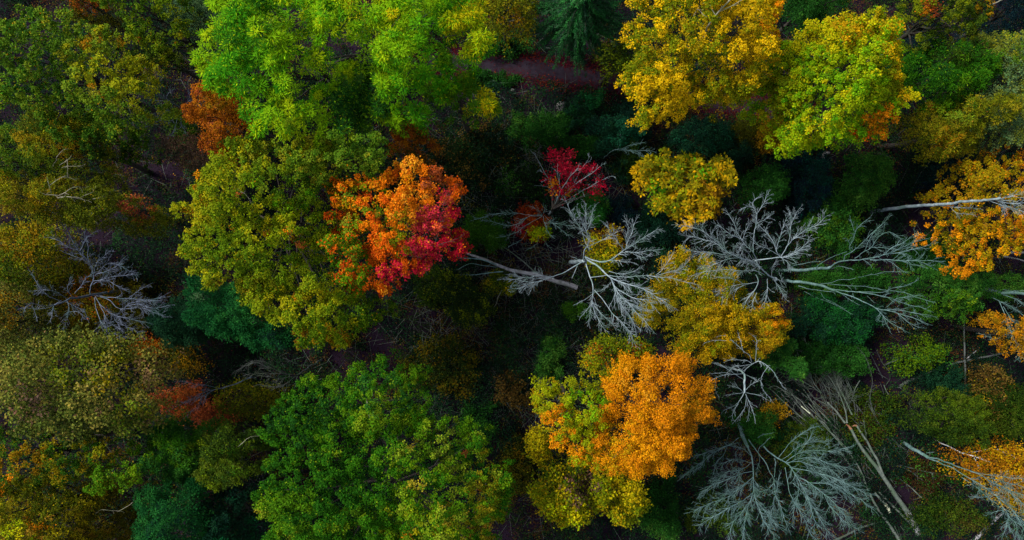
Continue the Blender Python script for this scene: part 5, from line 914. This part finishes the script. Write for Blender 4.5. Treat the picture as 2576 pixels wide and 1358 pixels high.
def scatter_litter(name, n, pal, region, zoff, L=.12, mask=None, seed=1, cat=None, tilt=.35, label="scattered fallen leaves"):
    rng = np.random.default_rng(seed); lo, hi = region
    p = rng.uniform(lo, hi, (n, 2)); nz = Noise2(rng, .5); nz2 = Noise2(rng, 1.7); t = nz(p) * .6 + nz2(p) * .6
    if mask is not None: k = mask(p, t, rng); p = p[k]; t = t[k]
    M = len(p); z = gz(p) + zoff * (.5 + rng.random(M)); a = rng.uniform(0, 6.28, M)
    D = np.column_stack([np.cos(a), np.sin(a), rng.normal(0, tilt * .5, M)]); N = np.array([0, 0, 1.]) + rng.normal(0, tilt, (M, 3))
    V, F = leaf_quads(np.column_stack([p, z]), D, N, L * rng.uniform(.6, 1.3, M), L * .8 * rng.uniform(.6, 1.2, M))
    c = pick_cols(rng, pal, t + rng.normal(0, .8, M)) * np.exp(rng.normal(0, .25, (M, 1)))
    return props(mesh_obj(name, V, F, LITTER, col=c), label, cat, kind="stuff")
cen = pcw[::3, :2]
def dpath(p): return np.min(np.hypot(p[:, None, 0] - cen[None, :, 0], p[:, None, 1] - cen[None, :, 1]), 1)
P_LITTER_SHADE = [('1c1420', 4), ('2c1e1c', 3), ('2c1426', 3), ('4c3420', 1.4)]  # brown litter with the dark purple of shade painted in
scatter_litter("leaf_litter", 90000, P_LITTER_SHADE, ((-48, -27), (48, 27)), .03, .13, seed=3, cat="fallen leaves", label="brown fallen leaves covering the forest floor, shade purple put into their colour")
def pm(p, t, r): d = dpath(p); return (d < 2.6) & (np.exp(-((d - 1.05) / .5) ** 2) * 1.0 + .06 + .5 * (p[:, 0] > 6) > r.random(len(p)))
scatter_litter("red_leaf_litter", 60000, [('40121c', 4), ('581620', 3), ('4c1e14', 2), ('7c381a', 1)], ((-9, 11), (28, 22)), .05, .13, mask=pm, seed=4, cat="fallen leaves", label="dark red fallen leaves edging the path")
def pm2(p, t, r): return r.random(len(p)) < .5
scatter_litter("yellow_leaf_litter", 5200, [('a07c28', 2), ('c09840', 2), ('b05828', 1)], ((-40, -24), (40, 24)), .06, .11, mask=pm2, seed=6, cat="fallen leaves", label="single yellow fallen leaves dotting the forest floor")
def bramble(name, n, pal, h, seed, thr, label, L=.13, density_n=11):
    rng = np.random.default_rng(seed); p = rng.uniform((-47, -26), (47, 26), (n, 2)); nz = Noise2(rng, .45); nz2 = Noise2(rng, 1.5)
    t = nz(p) * .8 + nz2(p) * .5; k = (t > thr) & (dpath(p) > 1.2 + .3 * rng.random(n)); p = p[k]; t = t[k]
    z = h * (.15 + .5 * np.clip(t - thr, 0, 2)) * rng.uniform(.4, 1.2, len(p)) + .08
    idx = np.repeat(np.arange(len(p)), density_n); M = len(idx)
    c = np.column_stack([p, z])[idx] + rng.normal(0, 1, (M, 3)) * np.array([.22, .22, .10]); c[:, 2] = np.maximum(c[:, 2], .06)
    a = rng.uniform(0, 6.28, M); D = np.column_stack([np.cos(a), np.sin(a), rng.normal(0, .3, M)]); N = np.array([0, 0, 1.]) + rng.normal(0, .5, (M, 3))
    V, F = leaf_quads(c, D, N, L * rng.uniform(.6, 1.3, M), L * .8 * rng.uniform(.6, 1.2, M))
    tc = nz2(p + 9) * .6 + rng.normal(0, .6, len(p)); col = pick_cols(rng, pal, tc[idx] + rng.normal(0, .35, M)) * np.exp(rng.normal(0, .2, (M, 1)))
    return props(mesh_obj(name, V, F, LEAF, col=col), label, "undergrowth", kind="stuff")
bramble("brambles", 34000, [('24381c', 4), ('304c20', 3), ('54442a', 3.4), ('64402a', 2), ('8c7c30', 1)], 1.1, 8, -.35, "dark green and brown brambles covering the clearing floor")
bramble("yellowing_undergrowth", 9000, [('5c5c1c', 3), ('847c24', 3), ('6c4020', 2), ('4c2c1c', 2)], 1.3, 14, .5, "sparse yellowing leaves on the undergrowth stems", .12, 7)
bramble("dark_undergrowth", 52000, [('14281e', 4), ('1c3c24', 3), ('30582a', 1)], 1.8, 9, -.6, "dark green undergrowth between the shrubs", .15)
G_ = None
# fine dry stalks over the brambles
rng = np.random.default_rng(31); T = Tubes()
for i in range(6000):
    x, y = (rng.uniform(-45, 45), rng.uniform(-24, 24)) if i % 3 else (rng.uniform(-9, 10), rng.uniform(-14, 14))
    if dpath(np.array([[x, y]]))[0] < 1.3: continue
    a = rng.uniform(0, 6.28); L = rng.uniform(.5, 2.2); d = np.array([math.cos(a), math.sin(a), rng.uniform(-.05, .3)])
    p = np.array([x, y, rng.uniform(.2, .9)]); T.add([p, p + d * L * .5 + [0, 0, .06], p + d * L], [.017, .013, .008], 3)
props(T.obj("dry_stalks", POLE), "thin dry stalks tangled through the brambles", "undergrowth", kind="stuff")
